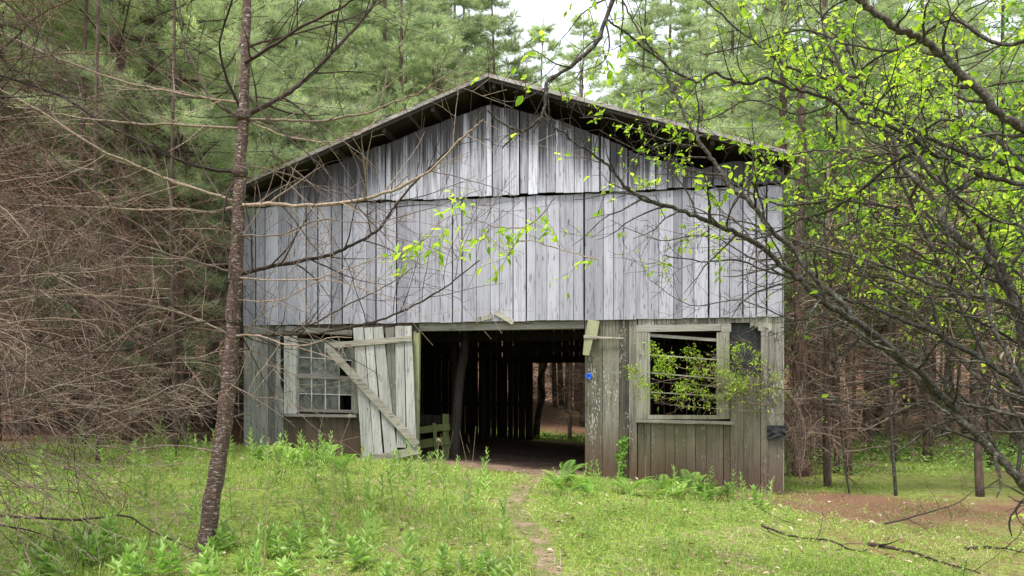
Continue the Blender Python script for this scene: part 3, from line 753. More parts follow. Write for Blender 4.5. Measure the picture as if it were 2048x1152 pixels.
# ------------------------------------------------------------------ young pine in the left foreground
T0 = GP(408, 1108); TD = T0.y
rng = random.Random(5)
yp = empty('pine_tree', (T0.x, T0.y, T0.z), label='slender young pine with flaky reddish bark and bare branches in the left foreground', cat='tree')
def rel(pts, o): return [p - o for p in pts]
yo = Vector(T0)
tp = [(404, 1125, 25), (412, 1085, 20), (424, 1000, 18.5), (436, 930, 18), (449, 840, 17.5), (456, 780, 17), (463, 690, 16), (468, 600, 15.5), (474, 500, 14.5), (477, 420, 13.5), (481, 330, 12.5), (487, 232, 11.5), (490, 130, 10.5), (493, 40, 9.5), (496, -80, 8.5), (500, -260, 7)]
tb = MB()
pts = spline([P(a, b, TD) - yo for a, b, c in tp], 6); rad = np.interp(np.linspace(0, 1, len(pts)), np.linspace(0, 1, len(tp)), [c * .88 * TD / F for a, b, c in tp])
pts = [p + Vector((.004 * math.sin(i * .9), .004 * math.cos(i * 1.3), 0)) for i, p in enumerate(pts)]
rad = rad * (1 + np.array([.05 * math.sin(i * 1.7) * math.sin(i * .6) for i in range(len(pts))])); rad[0] *= 1.7; rad[1] *= 1.5; rad[2] *= 1.35; rad[3] *= 1.22; rad[4] *= 1.12; rad[5] *= 1.06
tb.tube(pts, rad, 16, .5)
for a, b in ((452, 815), (467, 640), (480, 345), (487, 232), (443, 880)):     # knots where whorls were
    c = P(a, b, TD) - yo; tb.tube([c + Vector((0, 0, -.05)), c + Vector((0, 0, -.02)), c + Vector((0, 0, .02)), c + Vector((0, 0, .05))], [.05, .066, .066, .05], 12, .2)
tb.build('trunk', M['bark_young'], yp, smooth_=True)
def limb(px, dep0, dep1, r0, r1, parent, o, m, rng, every=.16, L=.55, wig=.006, nm='branch', tips=None, **kw):
    n = len(px); pl = [P(a, b, dep0 + (dep1 - dep0) * (i / (n - 1)) ** 1.0) - o for i, (a, b) in enumerate(px)]
    q = spline(pl, 5, wig, rng); mb = MB()
    if r0 > .02 and nm == 'stem': r0 *= .72
    mb.tube(q, np.linspace(r0, r1, len(q)) * np.array([1 + .10 * math.sin(i * 1.1) * math.sin(i * .37 + len(q)) for i in range(len(q))]), 8 if r0 > .02 else 6, rng.random(), cap=False)
    args = dict(seg=.09, jit=.16, grav=-.01, kids=(.35, .3), maxl=1); args.update(kw)
    twigs_along(mb, q, r0, r1, rng, every * .8, L, tips, **args)
    return mb.build(nm, m, parent, smooth_=True)
LIMBS = [
 ('D', [(487, 234), (564, 194), (598, 170), (633, 138), (680, 88), (720, 45), (760, -10)], .6, .022, .012),
 ('P', [(487, 237), (569, 240), (645, 242), (687, 234), (737, 225), (790, 204), (834, 188), (873, 164), (914, 135)], -.5, .012, .004),
 ('P', [(488, 240), (574, 273), (651, 285), (687, 276), (725, 265), (754, 238), (769, 223)], .3, .009, .003),
 ('P', [(480, 411), (539, 408), (598, 411), (692, 405), (784, 381), (861, 340), (917, 282), (952, 253), (967, 238)], -.8, .019, .0045),
 ('D', [(472, 550), (530, 536), (587, 525), (665, 508), (704, 489), (752, 463), (778, 430), (799, 400), (856, 339), (900, 298), (940, 262)], .5, .019, .006),
 ('D', [(466, 669), (574, 667), (626, 647), (678, 619), (734, 591), (791, 560), (834, 530)], .9, .012, .003),
 ('D', [(466, 669), (600, 669), (669, 660), (734, 647), (799, 625), (869, 588), (900, 567), (960, 520)], -.6, .014, .004),
 ('P', [(466, 672), (516, 672), (572, 689), (616, 689), (654, 677), (704, 675)], -1.0, .010, .003),
 ('P', [(462, 689), (507, 703), (554, 725), (590, 770)], .5, .006, .002),
 ('P', [(472, 554), (552, 560), (626, 558), (704, 534), (760, 515), (830, 500)], -1.2, .008, .0025),
 ('D', [(486, 130), (540, 95), (610, 50), (690, 10), (740, -30)], -.9, .016, .006),
 ('D', [(490, 95), (560, 75), (640, 52), (720, 28), (800, -20)], .5, .012, .005),
 ('D', [(484, 236), (420, 195), (380, 115), (367, 80), (358, -10)], .6, .012, .007),
 ('D', [(484, 228), (450, 145), (440, 85), (465, 0)], -.4, .012, .007),
 ('D', [(478, 350), (452, 400), (448, 470), (466, 560), (470, 640)], -.15, .010, .006),
 ('P', [(478, 257), (350, 250), (240, 245), (125, 230), (10, 212)], -.5, .012, .005),
 ('P', [(476, 205), (385, 192), (325, 180), (240, 162), (150, 130), (75, 100), (-10, 60)], .8, .012, .006),
 ('P', [(470, 402), (380, 375), (325, 355), (260, 325), (200, 300), (100, 235), (-10, 172)], -1.0, .014, .006),
 ('P', [(474, 411), (425, 425), (360, 418), (280, 420), (200, 415), (100, 412), (-10, 404)], .9, .012, .004),
 ('D', [(472, 345), (380, 330), (300, 290), (210, 250), (120, 190), (-10, 148)], .2, .014, .010),
 ('P', [(466, 545), (400, 525), (325, 505), (250, 480), (190, 465), (100, 460), (0, 455)], -.6, .010, .004),
 ('P', [(460, 671), (390, 636), (320, 616), (260, 606), (180, 600)], .4, .012, .003),
 ('P', [(446, 811), (390, 776), (350, 771), (310, 791), (250, 811), (150, 811), (0, 801)], -.5, .011, .005),
 ('P', [(436, 906), (360, 891), (290, 896), (230, 921), (190, 956), (180, 976)], -.3, .009, .003),
 ('D', [(470, 640), (380, 650), (250, 700), (120, 700), (-10, 660)], -.8, .009, .004),
 ('P', [(452, 760), (500, 790), (560, 800), (610, 835)], -.7, .006, .002),
 ('P', [(445, 840), (500, 830), (540, 880), (560, 930)], .6, .006, .002),
 ('D', [(487, 180), (560, 260), (640, 330), (720, 420), (770, 470)], -1.1, .007, .003),
 ('P', [(480, 330), (560, 345), (650, 380), (730, 440), (790, 520)], .7, .007, .002),
 ('P', [(474, 470), (560, 470), (640, 440), (730, 445), (850, 420), (960, 380)], -1.4, .008, .002),
 ('P', [(470, 600), (560, 600), (650, 560), (760, 590), (860, 640)], -.9, .007, .002),
]
for kind, px, dd, r0, r1 in LIMBS:
    limb(px, TD, TD + dd, r0, r1, yp, yo, M['twig_dark'] if kind == 'D' else M['twig_pale'], rng, every=.13, L=.75, seg=.08, jit=.12, maxl=2, kids=(.3, .2), grav=0)

# ------------------------------------------------------------------ bare pines just outside the left edge, branches reach across
LAB = ['bare pine just left of the view, its drooping brown branches crossing the upper left', 'bare pine just left of the view, its long brown twigs crossing the middle left',
       'dead pine at the left edge whose fine pale twigs tangle low over the grass', 'dead pine further back on the left with a brown tangle of twigs at mid height', 'dead young pine behind the slender pine with pale arching twigs',
       'dead pine with brown broom-like twigs at the far left edge of the grass']
LAB += ['dead pine tangled with brown twigs close to the left corner of the barn', 'dead pine whose arching twigs screen the gap between the slender pine and the barn', 'dead pine with a brown thicket of twigs down to the ground on the left', 'leaning dead pine deep in the brown thicket on the left']
spec = [(-5.75, 12.6, 4.4, .035, 56, 1.3, 'B'), (-5.0, 10.9, 3.4, .028, 44, 1.1, 'P'), (-6.6, 11.4, 4.2, .035, 60, 1.9, 'B'), (-7.6, 8.9, 4.2, .035, 54, 2.1, 'B'), (-4.4, 5.2, 5.2, .055, 30, 2.1, 'D'), (-5.2, 6.8, 5.5, .06, 34, 2.3, 'B'), (-4.7, 5.6, 2.6, .045, 34, 2.2, 'P'), (-6.6, 9.0, 4.6, .035, 46, 2.2, 'B'), (-5.55, 9.9, 4.8, .03, 44, 1.5, 'P'), (-8.2, 10.2, 4.6, .04, 50, 2.2, 'M')]
for (lab, (x, y, hh, r, nb, L, kind)) in zip(LAB[6:] + LAB[:6], spec):
    rng = random.Random(int(abs(x * 100)) + int(y * 10)); z0 = gz(x, y)
    t = empty('dead_pine', (x, y, z0), label=lab, cat='tree', group='bare pines at the left edge')
    mb = MB(); q = [Vector((.03 * math.sin(z * 1.1 + x), .03 * math.cos(z + y), z)) for z in np.linspace(-.1, hh + 5, 14)]
    mb.tube(q, np.linspace(r, r * .6, 14), 10, .4); mb.build('trunk', M['bark_pine'], t, smooth_=True)
    m = {'D': M['twig_dark'], 'B': M['twig_brown'], 'P': M['twig_pale'], 'M': M['twig_mid']}[kind]
    for j in range(nb):
        z = hh * (j + rng.random()) / nb + .25; a = rng.uniform(-1.25, 1.0) if x < -5.6 or y < 8 else rng.uniform(-3.1, 3.1)
        if rng.random() < .22: continue
        d = Vector((math.cos(a), math.sin(a), rng.uniform(-.25, .45))); mb = MB()
        o_ = Vector((.03 * math.sin(z * 1.1 + x), .03 * math.cos(z + y), z))
        grow(mb, o_, d, L * rng.uniform(.55, 1.25), rng.uniform(.005, .012), rng, seg=.10, jit=rng.uniform(.10, .22), grav=rng.uniform(-.10, .02), kids=(.75, .45), maxl=2, thin=.0024)
        mb.build('branch', m, t, smooth_=False)

# ------------------------------------------------------------------ leafy shrubs reaching in from the right
def shrub(name, label, root, stems, seed, m, leafm, leafp, L=.055, dep=4.6):
    rng = random.Random(seed); o = Vector(root); t = empty(name, root, label=label, cat='shrub'); tips_all = []
    for (px, d0, d1, r0, r1, every, tl) in stems:
        tips = []; limb(px, d0, d1, r0, r1, t, o, m, rng, every=every, L=tl, wig=.004 + r0 * .12, nm='stem', tips=tips, seg=.06, jit=.30, grav=.0, kids=(.5, .4), maxl=2, thin=.002, spread=.9)
        tips_all += tips
    # leaves mainly on the high twigs
    sel = []
    for p, d in tips_all:
        w_ = p + o; py = HOR - (w_.z - EYE) * F / w_.y; px = 1024 + w_.x * F / w_.y
        pr = leafp(px, py, rng)
        if rng.random() < pr * 1.5: sel.append((p, d))
    leafset(sel, rng, 1.0, 3, L, 'foliage', leafm, t, wr=.52)
    return t
def lp1(px, py, rng):
    if py > 640: return .04 if 700 < py < 800 else .0
    return .02 + .26 * max(0, min(1, (560 - py) / 300)) * (1 if px > 1120 else .3)
def root_at(x, y): return (x, y, gz(x, y))
RA = root_at(3.55, 4.15)
A_ = [(2300, 1340), (2180, 1120), (2048, 969), (1998, 916), (1965, 883), (1917, 835), (1864, 787), (1816, 739), (1768, 691), (1725, 653), (1680, 603), (1625, 552), (1588, 500), (1541, 459), (1505, 409), (1467, 380), (1440, 344), (1417, 309), (1393, 273), (1376, 244), (1355, 198), (1334, 156), (1324, 120), (1282, 75), (1261, 34), (1240, -10)]
A2 = [(1985, 900), (1930, 840), (1860, 765), (1790, 705), (1730, 655), (1680, 625), (1640, 600), (1600, 560), (1562, 530), (1500, 480), (1440, 453), (1393, 433), (1334, 412), (1275, 392), (1254, 377), (1231, 350), (1213, 327), (1187, 309), (1145, 282), (1119, 259), (1074, 232)]
Bs = [(2200, 960), (2100, 830), (2048, 777), (1979, 725), (1912, 691), (1864, 662), (1797, 636), (1730, 610), (1682, 595), (1600, 560), (1540, 545), (1470, 520), (1400, 522), (1330, 510)]
Ls = [(2100, 850), (2048, 835), (1979, 818), (1921, 808), (1864, 806), (1806, 808), (1725, 811), (1668, 796), (1620, 782), (1548, 777)]
Ms = [(2100, 805), (2048, 796), (1998, 784), (1931, 772), (1864, 760), (1806, 744), (1739, 744), (1692, 748), (1620, 763)]
Ns = [(1830, 752), (1770, 757), (1730, 765), (1672, 775), (1600, 790)]
N2 = [(1900, 830), (1850, 800), (1800, 825), (1760, 838), (1722, 850)]
shrub('leaning_shrub', 'leaning many-stemmed shrub with dark mossy trunks rising from the lower right corner', RA,
      [(A_, 4.2, 4.9, .040, .005, .14, .5), (A2, 4.35, 4.0, .032, .004, .08, .45), (Bs, 4.1, 5.6, .028, .004, .11, .55), (Ls, 4.0, 5.2, .013, .004, .4, .4), (Ms, 4.4, 4.9, .012, .004, .4, .4), (Ns, 4.5, 4.9, .008, .003, .35, .3), (N2, 4.2, 4.6, .009, .003, .35, .3),
       ([(2200, 900), (2090, 740), (2040, 690), (1950, 640), (1860, 600), (1780, 560), (1700, 545), (1620, 500), (1560, 480)], 4.4, 6.0, .012, .003, .10, .5),
       ([(2250, 1100), (2120, 930), (2020, 860), (1930, 800), (1860, 730), (1800, 700), (1700, 690), (1620, 660), (1560, 655)], 4.7, 6.2, .014, .003, .10, .5),
       ([(2150, 700), (2050, 560), (1980, 520), (1880, 500), (1800, 440), (1700, 400), (1600, 390), (1520, 350)], 4.4, 6.0, .012, .003, .10, .5),
       ([(2160, 640), (2060, 470), (1990, 440), (1900, 380), (1850, 300), (1780, 180), (1760, 60)], 4.1, 4.6, .010, .003, .10, .5),
       ([(2160, 1080), (2080, 930), (2048, 880), (2000, 820), (1950, 750), (1900, 700), (1850, 640), (1800, 600), (1740, 560), (1690, 500), (1640, 440), (1600, 380)], 4.6, 5.6, .024, .006, .2, .5),
       ([(2230, 1200), (2120, 900), (2070, 820), (2030, 740), (1980, 640), (1960, 560), (1900, 480), (1850, 420)], 3.9, 4.4, .022, .007, .2, .5)],
      21, M['shrub_bark'], M['spring'], lp1, L=.05)
C_ = [(2400, 1300), (2350, 900), (2220, 500), (2120, 320), (2048, 260), (2000, 229), (1969, 193), (1932, 156), (1896, 120), (1859, 89), (1833, 73), (1792, 57), (1750, 26), (1719, 0), (1670, -50)]
D_ = [(2380, 1000), (2260, 600), (2130, 390), (2048, 344), (2000, 323), (1958, 315), (1906, 297), (1865, 281), (1823, 255), (1781, 229), (1734, 208), (1708, 193), (1672, 167), (1604, 146), (1562, 125), (1531, 99), (1480, 60), (1420, 10), (1400, -20)]
E_ = [(2330, 900), (2200, 480), (2110, 385), (2048, 370), (2000, 359), (1958, 349), (1906, 323), (1865, 307), (1833, 281), (1812, 266), (1760, 247), (1708, 240), (1656, 198), (1604, 182), (1579, 176), (1535, 158), (1494, 167), (1464, 161), (1426, 147), (1393, 163), (1352, 144), (1300, 105), (1245, 62), (1215, 40)]
F_ = [(2400, 1310), (2200, 980), (2060, 700), (2026, 600), (2000, 547), (1969, 510), (1917, 479), (1885, 443), (1875, 406), (1833, 359), (1812, 339), (1781, 271), (1740, 225), (1690, 150), (1650, 60), (1640, -20)]
G_ = [(2090, 720), (2040, 620), (2010, 542), (1984, 500), (1958, 453), (1927, 417), (1901, 385), (1859, 344), (1839, 312), (1812, 286), (1750, 250), (1700, 245)]
I_ = [(2140, 760), (2050, 625), (1979, 600), (1938, 589), (1896, 578), (1833, 557), (1781, 536), (1719, 516), (1646, 495), (1568, 474), (1500, 458), (1440, 430), (1380, 425)]
H_ = [(2000, 280), (1985, 320), (1950, 360), (1905, 395), (1890, 440), (1905, 500), (1920, 570)]
K_ = [(2000, -260), (1800, -190), (1600, -130), (1400, -90), (1260, -50), (1225, 0), (1190, 90), (1130, 140), (1095, 165), (1090, 210), (1078, 240), (1034, 262), (975, 220)]
K2 = [(1034, 262), (1020, 280), (1005, 297)]
Q_ = [(1870, 290), (1780, 330), (1710, 390), (1650, 425), (1600, 440), (1540, 470), (1480, 480), (1400, 470)]
RB = root_at(4.05, 4.35)
def lp2(px, py, rng):
    return .015 + .50 * max(0, min(1, (600 - py) / 260)) * max(.12, min(1, (px - 1060) / 170)) * (1.0 if mnoise.noise(Vector((px * .011, py * .011, 3))) > -.08 else .25)
shrub('leafy_shrub', 'tall shrub with lichened curved stems and bright spring leaves across the upper right', RB,
      [(C_, 4.35, 4.3, .040, .016, .3, .6), (D_, 4.35, 5.3, .026, .006, .12, .6), (E_, 4.3, 4.2, .022, .006, .11, .55), (F_, 4.35, 5.8, .048, .010, .25, .7), (G_, 4.5, 5.2, .030, .010, .25, .6), (I_, 4.4, 5.6, .020, .004, .11, .6), (H_, 4.4, 4.2, .012, .004, .3, .4),
       (K_, 4.2, 4.0, .018, .006, .10, .5), (K2, 4.0, 4.1, .006, .003, .2, .2),
       ([(1760, 330), (1650, 300), (1540, 310), (1430, 270), (1330, 280), (1230, 240), (1160, 235)], 5.2, 6.6, .009, .003, .09, .5),
       ([(1800, 420), (1680, 400), (1560, 410), (1450, 360), (1360, 350), (1270, 300), (1200, 260)], 5.2, 6.4, .009, .003, .09, .5),
       ([(1760, 540), (1640, 500), (1520, 520), (1420, 470), (1320, 480), (1220, 440)], 5.4, 6.6, .009, .003, .10, .5),
       ([(1850, 640), (1720, 600), (1600, 640), (1480, 600), (1380, 610), (1300, 560)], 5.4, 6.8, .009, .003, .10, .5),
       ([(1700, 190), (1600, 230), (1500, 200), (1400, 240), (1320, 180), (1250, 190)], 5.0, 6.0, .008, .003, .09, .5), (Q_, 5.0, 6.0, .014, .004, .11, .5),
       ([(2140, 420), (2020, 300), (1960, 260), (1880, 240), (1800, 300), (1700, 320), (1620, 350), (1560, 360)], 4.6, 6.2, .014, .004, .15, .6),
       ([(2100, 60), (2000, 90), (1900, 40), (1800, 100), (1700, 90), (1600, 60), (1500, 90), (1400, 110)], 4.6, 6.2, .014, .004, .15, .7)],
      22, M['shrub_bark'], M['spring'], lp2, L=.05)

# ------------------------------------------------------------------ pines: three crowns shared by many trees
def tuft_cloud(mb, pos, d, rng_, K=12, L=.15, W=.010, spread=.75, tbase=None):
    pos = np.repeat(np.asarray(pos), K, axis=0); dd = np.repeat(np.asarray(d), K, axis=0); n = len(pos)
    v = dd + rng_.normal(0, spread, (n, 3)); side = np.cross(v, rng_.normal(0, 1, (n, 3)))
    t = np.clip(rng_.normal(.45, .22, n), 0, 1)
    mb.tris(pos + rng_.normal(0, .02, (n, 3)), v, side, L * rng_.uniform(.7, 1.2, n), W, t)
def pine_parts(seed, H=18.0, zc=4.0, Rm=2.9, r0=.17, K=13, W=.013, Lf=.17, whorl=.62, dead=True, dens=1.0, nd=80):
    rg = random.Random(seed); nr = np.random.default_rng(seed)
    tb = MB(); q = [Vector((.10 * math.sin(z * .35 + seed), .10 * math.cos(z * .3 + seed * 2), z)) for z in np.linspace(-.3, H, 26)]
    q[0].x = q[1].x; tb.tube(q, np.linspace(r0 * 1.1, .02, 26), 12, .5)
    def ax(z): return Vector((.10 * math.sin(z * .35 + seed), .10 * math.cos(z * .3 + seed * 2), z))
    cb = MB(); wb = MB(); pos = []; dr_ = []
    z = zc
    while z < H - .2:
        f = (z - zc) / (H - zc); R_ = Rm * (1 - f ** 1.6) * (0.55 + .45 * min(1, f * 6)) + .25
        for j in range(rg.choice([4, 5, 5, 6])):
            a = rg.uniform(0, 6.283); d = Vector((math.cos(a), math.sin(a), rg.uniform(-.05, .35))); L = R_ * rg.uniform(.6, 1.15)
            p = ax(z + rg.uniform(-.15, .15)); n = max(4, int(L / .22)); pts = [p]
            for i in range(n):
                d = (d + runit(rg) * .07 + Vector((0, 0, -.03 + .05 * (i / n)))).normalized(); p = p + d * (L / n); pts.append(p)
                if i >= n * .25:
                    for _ in range(max(1, int(3 * dens))):
                        s_ = d.cross(Vector((0, 0, 1))).normalized() * rg.choice((-1, 1)); sd2 = (s_ * rg.uniform(.4, 1) + d * .7 + Vector((0, 0, rg.uniform(-.15, .4)))).normalized()
                        sl_ = rg.uniform(.15, .6) * (1 - .4 * i / n)
                        for u in np.arange(.10, sl_ + .1, .12):
                            pos.append(tuple(p + sd2 * u)); dr_.append(tuple(sd2 + Vector((0, 0, .25))))
            wb.tube(pts, np.linspace(.022 * (1 - f * .6), .006, n + 1), 4, .4, cap=False)
        z += whorl * rg.uniform(.7, 1.3)
    tuft_cloud(cb, pos, dr_, nr, K, Lf, W)
    db = MB()
    if dead:
        for j in range(nd):
            z = rg.uniform(.5, zc + 2.5); a = rg.uniform(0, 6.283); d = Vector((math.cos(a), math.sin(a), rg.uniform(-.25, .25)))
            grow(db, ax(z), d, rg.uniform(.5, 1.9), rg.uniform(.008, .016), rg, seg=.18, jit=.18, grav=-.04, kids=(.9, .5), maxl=2, thin=.004)
    return tb.mesh('pine_trunk', M['bark_pine'], True), cb.mesh('pine_crown', M['needles']), wb.mesh('pine_boughs', M['bark_pine'], True), db.mesh('pine_dead', M['twig_mid'])
VAR = [pine_parts(1), pine_parts(2, H=17, Rm=3.3, zc=5.0), pine_parts(3, H=19, Rm=2.6, zc=3.6), pine_parts(4, H=16, Rm=3.0, zc=6.2, r0=.12, nd=110),
       pine_parts(5, H=25, Rm=5.0, zc=4.5, r0=.22, K=12, W=.02, Lf=.26, whorl=.60, dens=1.0)]
def place_pine(x, y, var, s, rz, label, group, crown=True, lean=0):
    t = empty('pine_tree', (x, y, gz(x, y)), rz, label=label, cat='tree', group=group); t.scale = (s, s, s)
    if lean: t.rotation_euler = (lean, lean * .6, rz)
    a = VAR[var]
    for nm, me in (('trunk', a[0]), ('crown', a[1] if crown else None), ('bough', a[2] if crown else None), ('dead_branch', a[3])):
        if me is None: continue
        o = bpy.data.objects.new(nm, me); COL.objects.link(o); o.parent = t
    return t
def hmax(x, y):
    """keeps the gap of open sky above the right-hand roof slope: tallest tree allowed at this spot"""
    px = 1024 + x * F / y; m = 60 + 3.2 * F / y * .8
    lim = 120 - 0
    if 1030 - m < px < 1235 + m: return EYE + (HOR - 85) * y / F - gz(x, y) + (0 if 1040 < px < 1230 else 1.0)
    return 99
rng = random.Random(77); spots = []
def tryspot(x, y, dmin):
    for a, b in spots:
        if (a - x) ** 2 + (b - y) ** 2 < dmin * dmin: return False
    # outside the barn footprint
    dx, dy = x - XA, y - YA; u = dx * CT - dy * math.sin(TH); v = dx * math.sin(TH) + dy * CT
    if UL - 1.3 < u < UR + 1.0 and -1.0 < v < DEPTH + 2.5: return False
    spots.append((x, y)); return True
# trees that can be told apart
NAMED = [(-8.3, 17.0, 4, .66, 'wide long-boughed pine rising beside the left side of the roof'), (-7.6, 22.5, 4, .75, 'wide pale pine behind the left rear corner of the barn'), (-6.9, 12.9, 0, .95, 'large full-crowned green pine standing just left of the barn front'),
         (-7.2, 17.5, 2, .9, 'green pine standing close beside the left wall of the barn'),
         (-9.8, 17.0, 1, 1.0, 'pine with grey green boughs behind the slender pine on the left'),
         (10.6, 19.0, 3, .9, 'dark straight pine standing in the undergrowth right of the barn')]
for x, y, v_, s, lab in NAMED:
    spots.append((x, y)); place_pine(x, y, v_, s, rng.uniform(0, 6), lab, None)
for px, y, top, lab in ((505, 31, -250, 'tall pale pine above the left end of the barn roof'), (650, 27.8, -260, 'tall pale green pine filling the view above the left roof slope'), (770, 31.5, -230, 'tall pine standing between the two pale pines behind the barn'),
                        (875, 33, -200, 'tall pine with drooping pale boughs left of the roof ridge'), (985, 32.5, -70, 'pine at the left side of the patch of open sky'), (1085, 46.0, 35, 'short pine in the middle under the open sky'),
                        (1165, 47.0, 20, 'small pine under the right part of the open sky'), (1290, 34.0, -60, 'pine at the right side of the patch of open sky'), (1410, 33, -200, 'tall pine behind the right roof slope, right of the open sky'), (1540, 31, -220, 'tall pine behind the right end of the barn roof'),
                        (1700, 27.0, -220, 'tall pale pine seen through the leaves at the upper right'), (1900, 30.0, -220, 'tall pine in the upper right background'), (330, 29, -240, 'tall pale pine in the left background above the brown twigs'), (-60, 22, -240, 'pine with pale boughs in the upper left corner'), (200, 19.5, -240, 'large pine behind the dead branches at left'), (430, 44, -180, 'distant pale pine high above the left end of the roof'), (580, 46, -180, 'distant pine between the pale pines at the upper left'), (700, 43, -200, 'distant pine just left of the roof ridge, far back'), (820, 45, -200, 'far pale pine closing the view above the left roof slope'), (910, 48, -180, 'far pine left of the patch of open sky'), (1480, 45, -200, 'far pine above the right end of the roof'), (1620, 44, -200, 'far pine behind the bright leaves on the right'), (1800, 46, -200, 'far pale pine in the upper right background'), (930, 38, -150, 'distant pine seen above the left side of the ridge'), (1340, 38, -150, 'distant pine above the right roof slope'), (120, 26, -240, 'tall pine in the upper left background')):
    x = (px - 1024) * y / F; spots.append((x, y)); s = (EYE + (HOR - top) * y / F - gz(x, y)) / 25
    place_pine(x, y, 4, s, rng.uniform(0, 6), lab, None)
# thin trunks seen through the rear doorway
for px, y, v_, s, lab in ((1140, 27.5, 3, .62, 'thin pale pine trunk in the middle of the rear doorway'), (1163, 33.5, 0, 1.15, 'thick pine trunk at the right side of the rear doorway')):
    x = (px - 1024) * y / F; spots.append((x, y)); h = hmax(x, y); place_pine(x, y, v_, min(s, h / (16 if v_ == 3 else 18)), 1.0, lab, None)
for i_ in range(46):
    y = 37 + i_ * .75; x = (rng.uniform(1035, 1215) - 1024) * y / F
    if not tryspot(x, y, .6): continue
    v_ = rng.choice([3, 3, 3, 1]); h = hmax(x, y); place_pine(x, y, v_, min(rng.uniform(.75, 1.1), h / 17), rng.uniform(0, 6), 'straight bare pine trunk among many seen through the rear doorway', 'pine trunks seen through the rear doorway', crown=False)
for zone, (x0, x1, y0, y1, n, dmin, lab, grp) in {
    'L': (-17, -6.4, 11.5, 27, 36, 1.7, 'pine in the dense wood left of the barn', 'pines left of the barn'),
    'L2': (-30, -7, 27, 44, 34, 2.4, 'pine in the dense wood left of the barn', 'pines left of the barn'),
    'R': (6.6, 19, 17.5, 28, 13, 2.3, 'pine in the open wood right of the barn', 'pines right of the barn'),
    'R2': (7, 30, 28, 48, 26, 2.6, 'pine in the open wood right of the barn', 'pines right of the barn'),
    'B': (-8, 8, 27.5, 40, 44, 1.5, 'pine in the wood behind the barn', 'pines behind the barn'),
    'B2': (-40, 44, 40, 58, 64, 2.6, 'pine in the wood behind the barn', 'pines behind the barn')}.items():
    k_ = 0
    for _ in range(n * 14):
        if k_ >= n: break
        x = rng.uniform(x0, x1); y = rng.uniform(y0, y1)
        if abs(x) / y > .88: continue
        px = 1024 + x * F / y
        if y < 42 and 1030 < px < 1210: continue
        if y < 37 and 900 < px < 1330: continue
        if not tryspot(x, y, dmin): continue
        v_ = rng.randrange(4); s = rng.uniform(.8, 1.12); hh = (18, 17, 19, 16)[v_]; s = min(s, hmax(x, y) / hh)
        if s < .35: continue
        place_pine(x, y, v_, s, rng.uniform(0, 6.28), lab, grp, lean=rng.uniform(-.03, .03)); k_ += 1
for px, y, hh, lab in ((1655, 13.6, 6, 'thin dead pine wrapped in brown twigs just right of the barn corner'), (1700, 16.0, 7, 'dead pine with a dense brown tangle of twigs in the right wood'), (1790, 19.0, 8, 'further dead pine with brown twigs before the green undergrowth'), (1980, 17.0, 7, 'dead pine with many bare twigs near the right edge')):
    x = (px - 1024) * y / F; t = empty('dead_pine', (x, y, gz(x, y)), label=lab, cat='tree', group='dead pines right of the barn'); mb = MB(); rr = random.Random(px)
    q = [Vector((.03 * math.sin(z + px), .03 * math.cos(z), z)) for z in np.linspace(-.2, hh, 14)]; mb.tube(q, np.linspace(.075, .03, 14), 10, .5); mb.build('trunk', M['bark_pine'], t, smooth_=True)
    for j in range(84):
        z = rr.uniform(.3, hh * .8); a = rr.uniform(0, 6.283); mb = MB()
        grow(mb, Vector((.03 * math.sin(z + px), .03 * math.cos(z), z)), Vector((math.cos(a), math.sin(a), rr.uniform(-.2, .3))), rr.uniform(.6, 1.9), rr.uniform(.006, .011), rr, seg=.12, jit=.2, grav=-.05, kids=(.75, .5), maxl=2, thin=.0035)
        mb.build('branch', M['twig_mid' if j % 2 else 'twig_brown'], t)
# crooked dark tree at the left jamb of the rear doorway
t0 = P(1072, 880, 25.6); t = empty('crooked_tree', (t0.x, 25.6, gz(t0.x, 25.6)), label='crooked dark tree trunk just outside the rear doorway at its left jamb', cat='tree')
mb = MB(); o = Vector(t.location)
q = spline([P(a, b, 25.6) - o for a, b in ((1071, 905), (1074, 850), (1078, 820), (1086, 790), (1080, 760), (1088, 735), (1098, 700), (1110, 600), (1120, 480))], 5, .01, random.Random(2)); mb.tube(q, np.linspace(.13, .05, len(q)), 10, .2); mb.build('trunk', M['bark_pine'], t, smooth_=True)
mb = MB(); rg = random.Random(8)
twigs_along(mb, q, .06, .03, rg, .35, 1.1, seg=.12, jit=.25, grav=-.02, kids=(.6, .4), maxl=2, thin=.004); mb.build('branch', M['twig_pale'], t)
# ------------------------------------------------------------------ low pine boughs and saplings
def sapling(x, y, H, Rm, lab, seed, m=None, zc=None):
    a = pine_parts(seed, H=H, zc=zc or H * .22, Rm=Rm, r0=.035, K=14, W=.007, Lf=.15, whorl=.3, dead=False, dens=1)
    t = empty('pine_sapling', (x, y, gz(x, y)), label=lab, cat='tree')
    for nm, me in (('trunk', a[0]), ('crown', a[1]), ('bough', a[2])):
        o = bpy.data.objects.new(nm, me); COL.objects.link(o); o.parent = t
        if nm == 'crown' and m: me.materials.clear(); me.materials.append(m)
sapling(-5.7, 12.9, 9.5, 3.3, 'young pine with bright boughs high beside the left eave of the barn', 35, zc=5.2)
sapling(-5.75, 13.1, 6.2, 1.15, 'slim green pine brushing the upper left corner of the barn wall', 36, zc=4.3)
sapling(-6.3, 13.9, 3.6, 1.3, 'small green pine sapling half hidden behind the slender pine, left of the barn', 31)
sapling(-7.6, 12.9, 3.0, 1.2, 'small pine sapling with pale green boughs at the edge of the dark wood', 32, M['needles_dim'])
